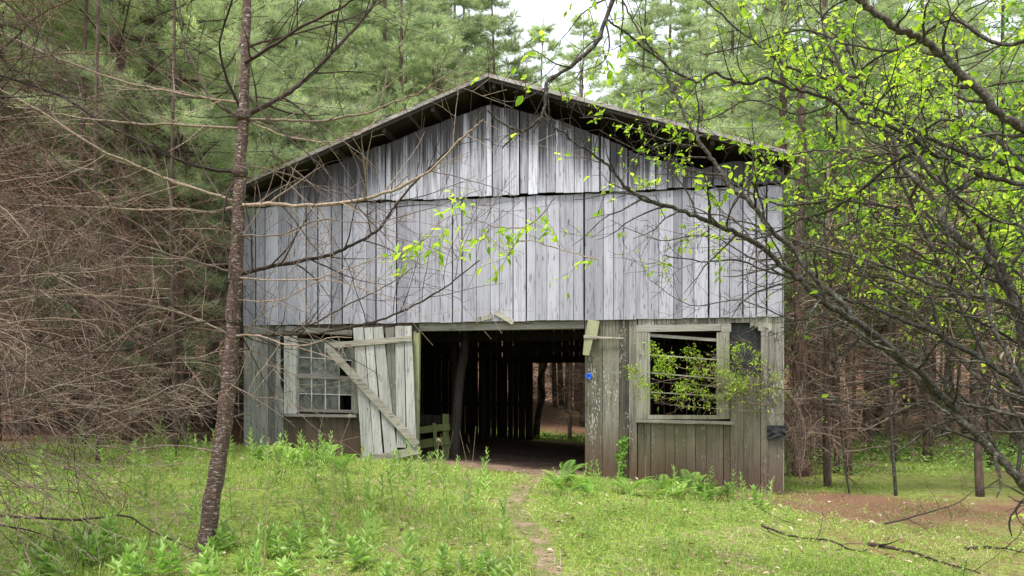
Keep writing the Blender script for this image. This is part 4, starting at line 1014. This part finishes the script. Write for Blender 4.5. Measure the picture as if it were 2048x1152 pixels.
# ------------------------------------------------------------------ grass and low plants
nr = np.random.default_rng(4)
def scatter(n, x0, x1, y0, y1, keep):
    x = nr.uniform(x0, x1, n); y = nr.uniform(y0, y1, n)
    m = nr.random(n) < keep(x, y); return x[m], y[m]
def outside_barn(x, y):
    dx, dy = x - XA, y - YA; u = dx * CT - dy * math.sin(TH); v = dx * math.sin(TH) + dy * CT
    return ~((v > -.03) & (v < DEPTH + .1) & (u > UL - .03) & (u < UR + .03)) & ~((v > -.32) & (v < 0) & (u > WU(870)) & (u < WU(1165)))
def patch(x, y, s=1.0):
    return .5 + .25 * (np.sin(x * 1.9 * s + 1.7 * np.sin(y * 1.3 * s)) + np.sin(y * 2.3 * s + 1.9 * np.sin(x * 1.1 * s + 2)))
def gk(x, y):
    g = masks(x, y); p = path_dist(x, y)
    return g * (.12 + .88 * smooth(.10, .32, p + .14 * (patch(x, y, 3.1) - .5))) * outside_barn(x, y) * (.18 + .82 * smooth(.26, .60, patch(x, y) * .6 + .4 * patch(x * 2.7 + 3, y * 2.4)))
def blades(mb, x, y, h, w, tint, lean=.35, bend=.22):
    n = len(x); pos = np.stack([x, y, ground(x, y) - .004], -1)
    d = np.stack([nr.normal(0, lean, n), nr.normal(0, lean, n), np.ones(n)], -1); side = np.stack([nr.normal(0, 1, n), nr.normal(0, 1, n), np.zeros(n)], -1)
    mb.tris(pos, d, side, h, w, tint, bend=bend)
mb = MB()
x, y = scatter(330000, -9, 7, 3.6, 14.2, lambda x, y: gk(x, y) * np.clip(1.25 - .055 * y, .3, 1))
blades(mb, x, y, nr.uniform(.025, .085, len(x)), nr.uniform(.004, .009, len(x)), np.clip(nr.normal(.5, .22, len(x)), 0, 1), .6)
x, y = scatter(60000, -9, 3.5, 3.6, 13.6, lambda x, y: gk(x, y) * (.35 + .65 * smooth(.6, -.6, x)) * smooth(.35, .8, patch(x + 5, y, .8)))
blades(mb, x, y, nr.uniform(.07, .18, len(x)), nr.uniform(.005, .010, len(x)), np.clip(nr.normal(.55, .2, len(x)), 0, 1), .25)
mb.build('grass', M['grass'], kind='stuff', label='short bright green grass covering the clearing before the barn', cat='grass')
# creeping small-leaved ground cover
mb = MB(); x, y = scatter(90000, -9, 7, 3.6, 14.2, lambda x, y: gk(x, y)); n = len(x)
pos = np.stack([x, y, ground(x, y) + nr.uniform(.01, .07, n)], -1); d = np.stack([nr.normal(0, 1, n), nr.normal(0, 1, n), nr.uniform(-.1, .6, n)], -1)
up = np.stack([nr.normal(0, .4, n), nr.normal(0, .4, n), np.ones(n)], -1); L = nr.uniform(.014, .034, n)
mb.leaves(pos, d, up, L, L * .7, np.clip(nr.normal(.5, .25, n), 0, 1)); mb.build('ground_cover', M['fern'], kind='stuff', label='low creeping leaves growing among the grass', cat='ground cover')
# dead straw lying about
mb = MB()
x, y = scatter(42000, -8, 5.5, 3.6, 13, lambda x, y: masks(x, y) * outside_barn(x, y) * np.clip(smooth(.30, .05, path_dist(x, y)) + .8 * smooth(.55, .80, patch(x - 2, y + 1, 1.3)) + .13, 0, 1)); n = len(x)
d = np.stack([nr.normal(0, 1, n), nr.normal(0, 1, n), nr.uniform(-.02, .25, n)], -1); up = np.stack([nr.normal(0, .2, n), nr.normal(0, .2, n), np.ones(n)], -1)
mb.tris(np.stack([x, y, ground(x, y) + nr.uniform(.008, .045, n)], -1), d, np.cross(d, up), nr.uniform(.06, .24, n), nr.uniform(.003, .006, n), nr.random(n))
mb.build('dead_straw', M['straw'], kind='stuff', label='dry fallen straw lying on the path and in the grass', cat='straw')
mb = MB(); x, y = scatter(2600, -7, 7, 3.8, 13, lambda x, y: (.12 + .6 * masks(x, y)) * outside_barn(x, y)); n = len(x)
d = np.stack([nr.normal(0, 1, n), nr.normal(0, 1, n), nr.uniform(-.1, .4, n)], -1); up = np.stack([nr.normal(0, .5, n), nr.normal(0, .5, n), np.ones(n)], -1); L = nr.uniform(.03, .08, n)
mb.leaves(np.stack([x, y, ground(x, y) + nr.uniform(.02, .06, n)], -1), d, up, L, L * .55, nr.random(n)); mb.build('fallen_leaves', M['straw'], kind='stuff', label='dead brown leaves scattered in the grass', cat='leaf litter')
# fallen pine needles and leaf litter
mb = MB()
def lk(x, y): return np.clip(1 - masks(x, y) * 1.2, 0, 1) * outside_barn(x, y)
x, y = scatter(150000, -13, 14, 4, 27, lk); n = len(x)
d = np.stack([nr.normal(0, 1, n), nr.normal(0, 1, n), nr.uniform(-.02, .2, n)], -1); up = np.stack([nr.normal(0, .2, n), nr.normal(0, .2, n), np.ones(n)], -1)
mb.tris(np.stack([x, y, ground(x, y) + nr.uniform(.004, .03, n)], -1), d, np.cross(d, up), nr.uniform(.05, .13, n), nr.uniform(.003, .008, n), nr.random(n))
mb.build('needle_litter', M['litter'], kind='stuff', label='reddish brown fallen pine needles under the trees', cat='needle litter')
# woodland undergrowth beyond the barn on the right, behind the rear doorway
mb = MB()
def uk(x, y):
    g = smooth(4.8, 6.0, x) * smooth(15.0, 16.8, y) * smooth(30, 22, y) + smooth(24.6, 25.2, y) * smooth(30.2, 28.2, y) * smooth(-4, -1, x) * smooth(9, 6, x) * 1.6
    return np.clip(g, 0, 1) * outside_barn(x, y) * smooth(.25, .6, patch(x, y, .9))
x, y = scatter(80000, -4, 24, 14.5, 30, uk); n = len(x)
pos = np.stack([x, y, ground(x, y) + nr.uniform(.01, .42, n) * smooth(14, 18, y) * (.4 + .6 * (x > 5))], -1); d = np.stack([nr.normal(0, 1, n), nr.normal(0, 1, n), nr.uniform(-.3, .9, n)], -1)
up = np.stack([nr.normal(0, .5, n), nr.normal(0, .5, n), np.ones(n)], -1); L = nr.uniform(.04, .11, n)
mb.leaves(pos, d, up, L, L * .5, np.clip(nr.normal(.45, .25, n), 0, 1)); mb.build('undergrowth', M['weed'], kind='stuff', label='knee high green undergrowth on the woodland floor', cat='undergrowth')

# ---- weeds: a few plants built once, copied many times
def weed_mesh(seed, h, nw, L, W, broad=False):
    rg = random.Random(seed); lb = MB(); sb = MB(); top = Vector((rg.uniform(-.04, .04), rg.uniform(-.04, .04), h))
    q = [Vector((0, 0, -.02)), top * .35, top * .7, top]; sb.tube(q, [.0035, .003, .0022, .0012], 4, .5, cap=False)
    P_, D_, U_, Ls = [], [], [], []
    for i in range(nw):
        f = (i + 1) / nw; p = q[0].lerp(top, min(1, .15 + .85 * f)); a0 = rg.uniform(0, 6.28)
        for j in range(3 if not broad else 4):
            a = a0 + j * 6.283 / (3 if not broad else 4) + rg.uniform(-.3, .3); el = .35 + .9 * f
            P_.append(p); D_.append((math.cos(a) * math.cos(el), math.sin(a) * math.cos(el), math.sin(el) * (1 if not broad else .7))); U_.append((-math.cos(a) * .5, -math.sin(a) * .5, 1)); Ls.append(L * rg.uniform(.65, 1.15) * (1.1 - .35 * f))
    Ls = np.array(Ls); lb.leaves(P_, D_, U_, Ls, Ls * W, np.array([rg.uniform(.2, .9) for _ in Ls]), fold=.18)
    return lb.mesh('weed_leaves', M['weed']), sb.mesh('weed_stem', M['weed'])
WV = [weed_mesh(1, .22, 4, .115, .26), weed_mesh(2, .30, 5, .12, .24), weed_mesh(3, .36, 6, .10, .26), weed_mesh(4, .14, 3, .13, .38, True), weed_mesh(5, .17, 4, .13, .42, True)]
wr_ = random.Random(44); nW = 0
def weed(x, y, v_, s, lab, grp):
    t = empty('weed', (x, y, gz(x, y)), wr_.uniform(0, 6.28), label=lab, cat='plant', group=grp); t.scale = (s, s, s * wr_.uniform(.85, 1.2)); t.rotation_euler = (wr_.uniform(-.2, .2), wr_.uniform(-.2, .2), wr_.uniform(0, 6.28))
    for nm, me in zip(('leaves', 'stem'), WV[v_]):
        o = bpy.data.objects.new(nm, me); COL.objects.link(o); o.parent = t
def in_view(x, y, top=.2):
    px = 1024 + x * F / y; py = HOR - (gz(x, y) + top - EYE) * F / y; return -40 < px < 2090 and py < 1150
while nW < 150:
    x = wr_.uniform(-6.5, .1); y = 4.9 + 7.6 * wr_.random() ** 1.5
    if not in_view(x, y) or float(path_dist(np.array(x), np.array(y))) < .3 or wr_.random() > float(masks(x, y)) or x < -7: continue
    weed(x, y, wr_.choice([0, 1, 2, 1, 2]), wr_.uniform(.7, 1.3), 'upright leafy weed with narrow pointed leaves in the grass left of the path', 'upright weeds left of the path'); nW += 1
nW = 0
while nW < 60:
    x = wr_.uniform(-3.8, .0); y = wr_.uniform(4.6, 6.6)
    if not in_view(x, y, .1) or float(path_dist(np.array(x), np.array(y))) < .35: continue
    weed(x, y, wr_.choice([3, 4]), wr_.uniform(.7, 1.15), 'low broad-leaved pale green plant in the near grass on the left', 'broad-leaved plants in the near grass'); nW += 1
nW = 0
while nW < 45:
    x = wr_.uniform(.5, 4.2); y = wr_.uniform(5.5, 11.5)
    if not in_view(x, y) or float(path_dist(np.array(x), np.array(y))) < .3: continue
    weed(x, y, wr_.choice([0, 1, 0]), wr_.uniform(.45, .8), 'small weed sprig in the short grass right of the path', 'small weeds right of the path'); nW += 1
# ---- ferns along the foot of the barn
def fern_mesh(seed, nf=9):
    rg = random.Random(seed); lb = MB(); sb = MB(); P_, D_, U_, Ls, Ws, Ts = [], [], [], [], [], []
    for i in range(nf):
        a = rg.uniform(0, 6.28); L = rg.uniform(.32, .58); el = rg.uniform(.75, 1.25); n = 15; p = Vector((0, 0, 0)); pts = [p.copy()]; h = Vector((math.cos(a), math.sin(a), 0)); tw = rg.random()
        for j in range(n):
            el2 = el - 1.15 * (j / n) ** 1.6; d = h * math.cos(el2) + Vector((0, 0, math.sin(el2))); p = p + d * (L / n); pts.append(p.copy()); s_ = d.cross(Vector((0, 0, 1))).normalized()
            if j > 2:
                pl = L * .19 * math.sin(math.pi * ((j - 2) / (n - 1)) ** .7 * .93 + .1) + .012
                for sg in (-1, 1):
                    P_.append(p.copy()); D_.append(s_ * sg + d * .35); U_.append(d.cross(s_) * -1 + Vector((0, 0, .4))); Ls.append(pl); Ws.append(L / n * .85); Ts.append(tw)
        sb.tube(pts, np.linspace(.0028, .001, n + 1), 3, .3, cap=False)
    lb.leaves(P_, D_, U_, np.array(Ls), np.array(Ws), np.array(Ts), fold=.1)
    return lb.mesh('fern_fronds', M['fern']), sb.mesh('fern_stems', M['stalk'])
FV = [fern_mesh(s_) for s_ in (1, 2, 3)]
rg = random.Random(12)
def fern(px, py, s, side):
    p = GP(px, py); t = empty('fern', tuple(p), rg.uniform(0, 6.28), label='bright green fern at the foot of the barn wall %s of the doorway' % side, cat='fern', group='ferns at the barn wall %s of the doorway' % side); t.scale = (s, s, s)
    for nm, me in zip(('frond', 'stem'), rg.choice(FV)):
        o = bpy.data.objects.new(nm, me); COL.objects.link(o); o.parent = t
for px, py in [(515, 925), (540, 918), (575, 925), (620, 930), (655, 925), (690, 940), (640, 915)]: fern(px + rg.uniform(-8, 8), py + 4, rg.uniform(.55, .9), 'left')
for px, py in [(1125, 975), (1165, 970), (1190, 985), (1262, 985), (1310, 990), (1335, 980), (1365, 995), (1390, 985), (1445, 995), (1400, 1000), (1140, 990), (1355, 985), (1420, 988)]: fern(px + rg.uniform(-14, 14), py + rg.uniform(0, 12), rg.uniform(.45, 1.0), 'right')
nW = 0
for k_ in range(70):
    px = rg.choice([rg.uniform(490, 670), rg.uniform(1110, 1560)]); base = np.interp(px, [490, 850, 1110, 1560], [915, 930, 962, 1003]); p = GP(px, base + rg.uniform(2, 26)); 
    weed(p.x, p.y, rg.choice([0, 1, 2, 4, 2]), rg.uniform(.5, 1.25), 'leafy weed crowding the foot of the barn wall %s of the doorway' % ('left' if px < 1000 else 'right'), 'weeds at the barn wall %s of the doorway' % ('left' if px < 1000 else 'right'))
# ---- dry stalks standing in the grass
def stalk(px, py, topx, topy, label, fork=False, tuft=False, r=.0045, grp='dry stalks in the grass'):
    b = GP(px, py); t = empty('dry_stalk', tuple(b), label=label, cat='dry stalk', group=grp); e = P(topx, topy, b.y) - b; mb = MB(); rr = random.Random(int(px))
    q = [Vector((0, 0, -.03)) + e * f + Vector((rr.uniform(-.012, .012), rr.uniform(-.02, .02), 0)) * math.sin(f * 3.14) for f in np.linspace(0, 1 if not fork else .68, 8)]
    mb.tube(q, np.linspace(r, r * .5, 8), 5, .6, cap=False)
    if fork:
        for dx in (-.055, .04): mb.tube([q[-1], q[-1] + Vector((dx * .5, 0, e.z * .10)), Vector((e.x + dx * 1.4, 0, e.z * (1.0 if dx > 0 else .97)))], [r * .55, r * .4, r * .25], 4, .6, cap=False)
    for _ in range(3): f = rr.uniform(.4, .95); mb.tube([e * f, e * f + Vector((rr.uniform(-.07, .07), rr.uniform(-.05, .05), .07))], [r * .35, r * .2], 3, .5, cap=False)
    mb.build('stem', M['stalk'], t)
    if tuft:
        hb = MB(); n = 26; v = np.array([tuple(runit(rr)) for _ in range(n)]); hb.tris(np.array([tuple(e)] * n), v, np.cross(v, v[::-1] + .1), .035, .009, .9); hb.build('seed_head', M['straw'], t)
for a in [(528, 1145, 538, 866, 'pale straight dry stalk rising in front of the left window', 0, 0), (706, 1080, 724, 880, 'dry leaning stalk standing before the sagging door', 0, 0), (947, 1150, 938, 852, 'dark forked dry stalk standing before the doorway', 1, 0), (915, 1150, 926, 925, 'thin dark stalk beside the forked stalk', 0, 0),
          (625, 1020, 700, 832, 'leaning dry stalk with a fluffy seed head under the left window', 0, 1), (585, 1060, 655, 790, 'tall thin dry stalk crossing the left window', 0, 0), (878, 1010, 877, 880, 'dry stalk with a white seed head before the stall rails', 0, 1), (668, 1090, 668, 890, 'short dry stalk below the diagonal brace of the door', 0, 0),
          (818, 1100, 822, 905, 'thin stalk standing at the foot of the door', 0, 0), (1293, 1060, 1290, 905, 'thin dry stalk in front of the right hand boards', 0, 0), (183, 1110, 190, 960, 'thin stalk in the grass far left', 0, 0), (300, 1120, 330, 930, 'thin dark stalk left of the slender pine', 0, 0)]:
    stalk(*a[:5], fork=bool(a[5]), tuft=bool(a[6]), r=.0035 if a[0] != 528 else .0055)

for k_ in range(22):
    px = rg.uniform(200, 960); py = rg.uniform(1000, 1140); h_ = rg.uniform(60, 190); stalk(px, py, px + rg.uniform(-22, 22), py - h_, 'thin dry stalk among the weeds left of the path', fork=rg.random() < .25, r=.0028, grp='thin stalks left of the path')
# ---- creeper on the boards right of the doorway
cu, cz = wp(1243, 930); t = empty('creeper', tuple(b2w(cu, -.03, gb(cu, 0))), -TH, label='small green creeper climbing the boards below and left of the right window', cat='creeper')
rg = random.Random(9); mb = MB(); z0 = gb(cu, 0); pts = []
for i, (px, py) in enumerate([(1240, 960), (1247, 930), (1238, 915), (1246, 902), (1250, 890), (1243, 882), (1248, 876)]): a = wp(px, py); pts.append(Vector((a[0] - cu, -.01, a[1] - z0)))
q = spline(pts, 6, .006, rg); mb.tube(q, (.005, .002), 5, .4, cap=False); mb.build('stem', M['twig_pale'], t)
P_, D_, U_ = [], [], []
for p in q:
    for _ in range(4): P_.append(p + Vector((rg.uniform(-.06, .06), rg.uniform(-.02, 0), rg.uniform(-.03, .03)))); D_.append((rg.uniform(-1, 1), rg.uniform(-.5, 0), rg.uniform(-.9, .4))); U_.append((rg.uniform(-.4, .4), -1, .4))
L = np.array([rg.uniform(.035, .07) for _ in P_]); mb = MB(); mb.leaves(P_, D_, U_, L, L * .75, np.array([rg.random() for _ in L])); mb.build('foliage', M['spring2'], t)

# ---- bush growing across the right window
rg = random.Random(91); b0 = GP(1600, 990); t = empty('bush', (b0.x, b0.y + .2, b0.z), label='fine-leaved bush spreading its green twigs across the right window', cat='shrub'); o = Vector(t.location)
tips = []
for j, px in enumerate([[(1600, 960), (1590, 860), (1560, 800), (1480, 785), (1400, 770), (1330, 765), (1285, 750)], [(1598, 960), (1600, 850), (1570, 780), (1500, 770), (1430, 770), (1370, 790), (1310, 800)], [(1600, 960), (1585, 850), (1540, 790), (1500, 780), (1470, 760), (1450, 775)], [(1600, 960), (1600, 860), (1560, 790), (1530, 770), (1500, 740), (1490, 720)], [(1600, 960), (1580, 860), (1545, 815), (1500, 805), (1440, 790)], [(1602, 960), (1585, 870), (1540, 810), (1470, 800), (1420, 740), (1360, 735), (1320, 700)],
                        [(1600, 960), (1610, 860), (1580, 790), (1520, 750), (1500, 700), (1475, 670)], [(1600, 960), (1590, 880), (1550, 830), (1470, 820), (1400, 815), (1340, 810)], [(1600, 960), (1605, 850), (1570, 775), (1520, 790), (1450, 760), (1400, 750), (1290, 770)], [(1600, 960), (1595, 850), (1570, 800), (1530, 780), (1490, 740), (1440, 715), (1400, 725)]]):
    limb(px, o.y, 12.15 - .25 * rg.random(), .010, .003, t, o, M['twig_pale'], rg, every=.055, L=.42, nm='stem', tips=tips, seg=.05, jit=.35, grav=.012, kids=(.6, .4), maxl=2, thin=.0028)
sel = []
for p, d in tips:
    w_ = p + o; py = HOR - (w_.z - EYE) * F / w_.y; px = 1024 + w_.x * F / w_.y
    if px < 1575 and 690 < py < 830 and rg.random() < (.95 if py < 795 else .25): sel.append((p, d))
sel = [q_ for q_ in sel if rg.random() < (.95 if (q_[0] + o).x * F / (q_[0] + o).y < 400 else .5)]
leafset(sel, rg, 1, 7, .055, 'foliage', M['spring'], t, wr=.45, cluster=.13)

# ---- pine at the right corner smothered in dead hanging twigs
p0 = GP(1600, 955); vx, vy = p0.x + .1, p0.y + .25; t = empty('dead_pine', (vx, vy, gz(vx, vy)), label='pine at the right corner of the barn smothered in hanging dead twigs', cat='tree')
rg = random.Random(17); mb = MB(); q = [Vector((.03 * math.sin(z), .02 * math.cos(z * 1.3), z)) for z in np.linspace(-.2, 8.5, 16)]; mb.tube(q, np.linspace(.15, .08, 16), 12, .3); mb.build('trunk', M['bark_pine'], t, smooth_=True)
for j in range(60):
    z = rg.uniform(.6, 3.6); a = rg.uniform(0, 6.28); d = Vector((math.cos(a), math.sin(a), rg.uniform(-.3, .2))); mb = MB()
    grow(mb, Vector((.03 * math.sin(z), .02 * math.cos(z * 1.3), z)) + d * .08, d, rg.uniform(.5, 1.5), rg.uniform(.005, .011), rg, seg=.09, jit=.22, grav=-.10, kids=(.8, .5), maxl=2, thin=.003)
    mb.build('branch', M['twig_brown' if j % 3 else 'twig_pale'], t)
mb = MB()
for j in range(70):
    a = rg.uniform(0, 6.28); r_ = rg.uniform(.13, .30); x, y = r_ * math.cos(a), r_ * math.sin(a); z1 = rg.uniform(.8, 2.6)
    mb.tube([Vector((x + rg.uniform(-.04, .04), y + rg.uniform(-.04, .04), z)) for z in np.linspace(-.02, z1, 9)], (.007, .004), 3, rg.random(), cap=False)
tag(mb.build('hanging_twigs', M['twig_brown'], t), kind='stuff')

# ---- broadleaf trees coming into leaf on the right
def leafy_tree(x, y, H, r, seed, label, m, leafm, L=.085, zmin=1.2, nb=26, BL=2.0, prob=.5, lean=(0, 0), per=3, tw='twig_dark'):
    rg = random.Random(seed); t = empty('broadleaf_tree', (x, y, gz(x, y)), label=label, cat='tree'); mb = MB()
    def ax(z): return Vector((lean[0] * z + .08 * math.sin(z * .9 + seed), lean[1] * z + .06 * math.cos(z * .7 + seed), z))
    q = [ax(z) for z in np.linspace(-.2, H, 22)]; mb.tube(q, np.linspace(r, .015, 22), 10, .5); mb.build('trunk', m, t, smooth_=True); tips = []; mb = MB()
    for j in range(nb):
        z = zmin + (H - zmin) * (j + rg.random()) / nb; a = rg.uniform(0, 6.28); d = Vector((math.cos(a), math.sin(a), rg.uniform(.05, .6)))
        grow(mb, ax(z), d, BL * rg.uniform(.5, 1.15) * (1.15 - .5 * z / H), rg.uniform(.008, .018), rg, seg=.14, jit=.20, grav=.0, kids=(.75, .55), maxl=2, tips=tips, thin=.003)
    mb.build('branches', M[tw], t)
    leafset(tips, rg, prob, per, L, 'foliage', leafm, t, wr=.55, cluster=.10)
leafy_tree(6.5, 12.6, 7.0, .03, 3, 'broadleaf sapling in bright leaf beside the right eave of the barn', M['shrub_bark'], M['spring'], nb=34, BL=1.9, prob=.55, zmin=2.9)
leafy_tree(6.3, 8.4, 6.0, .025, 14, 'slim leaning sapling in fresh leaf in front of the right roof slope', M['shrub_bark'], M['spring'], nb=30, BL=1.5, prob=.5, zmin=2.6, L=.07, lean=(-.44, 0))
leafy_tree(8.0, 12.5, 8.2, .07, 5, 'slender brown-barked broadleaf tree with bright leaves right of the barn', M['bark_pine'], M['spring'], nb=46, BL=2.3, prob=.7, zmin=2.6, lean=(-.06, 0))
leafy_tree(10.3, 14.0, 9.0, .08, 6, 'broadleaf tree with mid green leaves near the right edge of the view', M['bark_pine'], M['spring2'], nb=42, BL=2.6, prob=.6, zmin=2.8, L=.10)
leafy_tree(7.2, 16.5, 9.5, .07, 7, 'tall broadleaf tree behind the brown-barked one right of the barn', M['bark_pine'], M['spring2'], nb=40, BL=2.5, prob=.6, zmin=3.6, L=.10)
leafy_tree(12.8, 18.5, 9.5, .08, 8, 'distant leafy tree beyond the undergrowth at the right edge', M['bark_pine'], M['spring2'], nb=40, BL=2.8, prob=.6, zmin=2.0, L=.11)
leafy_tree(7.6, 9.6, 5.4, .016, 41, 'bare twiggy sapling leaning left, its fine pale twigs veiling the right gable', M['shrub_bark'], M['spring'], nb=60, BL=1.5, prob=.06, zmin=1.4, L=.045, lean=(-.55, 0), tw='twig_mid')
leafy_tree(5.95, 12.9, 4.8, .018, 42, 'bare fine-twigged sapling beside the right corner of the barn', M['shrub_bark'], M['spring'], nb=64, BL=1.3, prob=.04, zmin=.7, L=.045, lean=(-.12, 0), tw='twig_mid')
# a sprig with fresh leaves hanging in front of the loft boards
def sprig(px, dep, lab, L=.05, seed=1, prob=.8, every=.09, tl=.16, m='twig_pale'):
    rg = random.Random(seed); a = P(*px[0], dep); t = empty('leafy_sprig', tuple(a), label=lab, cat='sprig'); tips = []
    limb(px, dep, dep + .1, .004, .0015, t, a, M[m], rg, every=every, L=tl, nm='twig', tips=tips, seg=.04, jit=.25, kids=(.5, .3), maxl=1, thin=.0015)
    leafset(tips, rg, prob, 2, L, 'foliage', M['spring'], t, wr=.42)
sprig([(1110, 395), (1060, 450), (1000, 455), (950, 440), (900, 430), (850, 480), (820, 500)], 4.6, 'thin twig with fresh yellow-green leaves hanging before the loft boards', seed=3, L=.06, prob=.85, tl=.30, every=.07)
sprig([(1200, 520), (1120, 500), (1050, 480), (1010, 500), (960, 470), (925, 520)], 4.6, 'sparse leafy twig lower before the middle loft boards', seed=6, L=.055, prob=.5, tl=.28)

# ---- fallen branches on the right
def fallen(px, label, r=.014, every=.25, L=.45, seed=1, lift=.03, m='twig_dark'):
    rg = random.Random(seed); g_ = [GP(a, b) for a, b in px]; o = g_[0].copy(); t = empty('fallen_branch', tuple(o), label=label, cat='fallen branch')
    q = spline([p + Vector((0, 0, lift * (.4 + 1.2 * rg.random()))) - o for p in g_], 5, .006, rg); mb = MB(); mb.tube(q, (r, r * .35), 7, .5, cap=True); twigs_along(mb, q, r, r * .4, rg, every, L, seg=.08, jit=.22, grav=-.01, kids=(.5, .3), maxl=1, thin=.0025)
    mb.build('limb', M[m], t)
fallen([(1524, 1060), (1590, 1082), (1660, 1084), (1706, 1104), (1735, 1107)], 'dark crooked fallen branch lying on the moss right of the path', seed=2)
fallen([(1508, 1010), (1530, 1028), (1565, 1044), (1595, 1055)], 'short fallen branch just before the right corner of the barn', r=.011, seed=3)
fallen([(1735, 1092), (1800, 1102), (1850, 1118), (1885, 1128), (1960, 1150)], 'thick dark fallen branch in the lower right', r=.02, seed=4)
fallen([(1770, 1080), (1850, 1060), (1920, 1035), (1960, 1008), (2050, 1000)], 'curved fallen branch with fine twigs near the right edge', r=.011, seed=5, lift=.16)
fallen([(1930, 1100), (1990, 1098), (2040, 1110), (2100, 1120)], 'fallen branch lying at the right edge in dead grass', r=.017, seed=7)
fallen([(1500, 1000), (1560, 985), (1600, 990), (1640, 960), (1720, 950)], 'pale fallen twig on the red needles beside the barn corner', r=.006, seed=8, m='twig_pale', lift=.04)
fallen([(1640, 1040), (1580, 1010), (1540, 1015)], 'pale brittle fallen branch at the foot of the right corner boards', r=.008, seed=9, m='twig_pale', lift=.08, every=.12)
fallen([(500, 1095), (600, 1060), (640, 1055)], 'short pale fallen stick in the grass right of the slender pine', r=.005, seed=10, m='twig_pale')
fallen([(-10, 1056), (150, 1068), (250, 1071), (300, 1086), (385, 1128)], 'long dark fallen bough lying across the grass in the lower left', r=.013, seed=11, lift=.12)
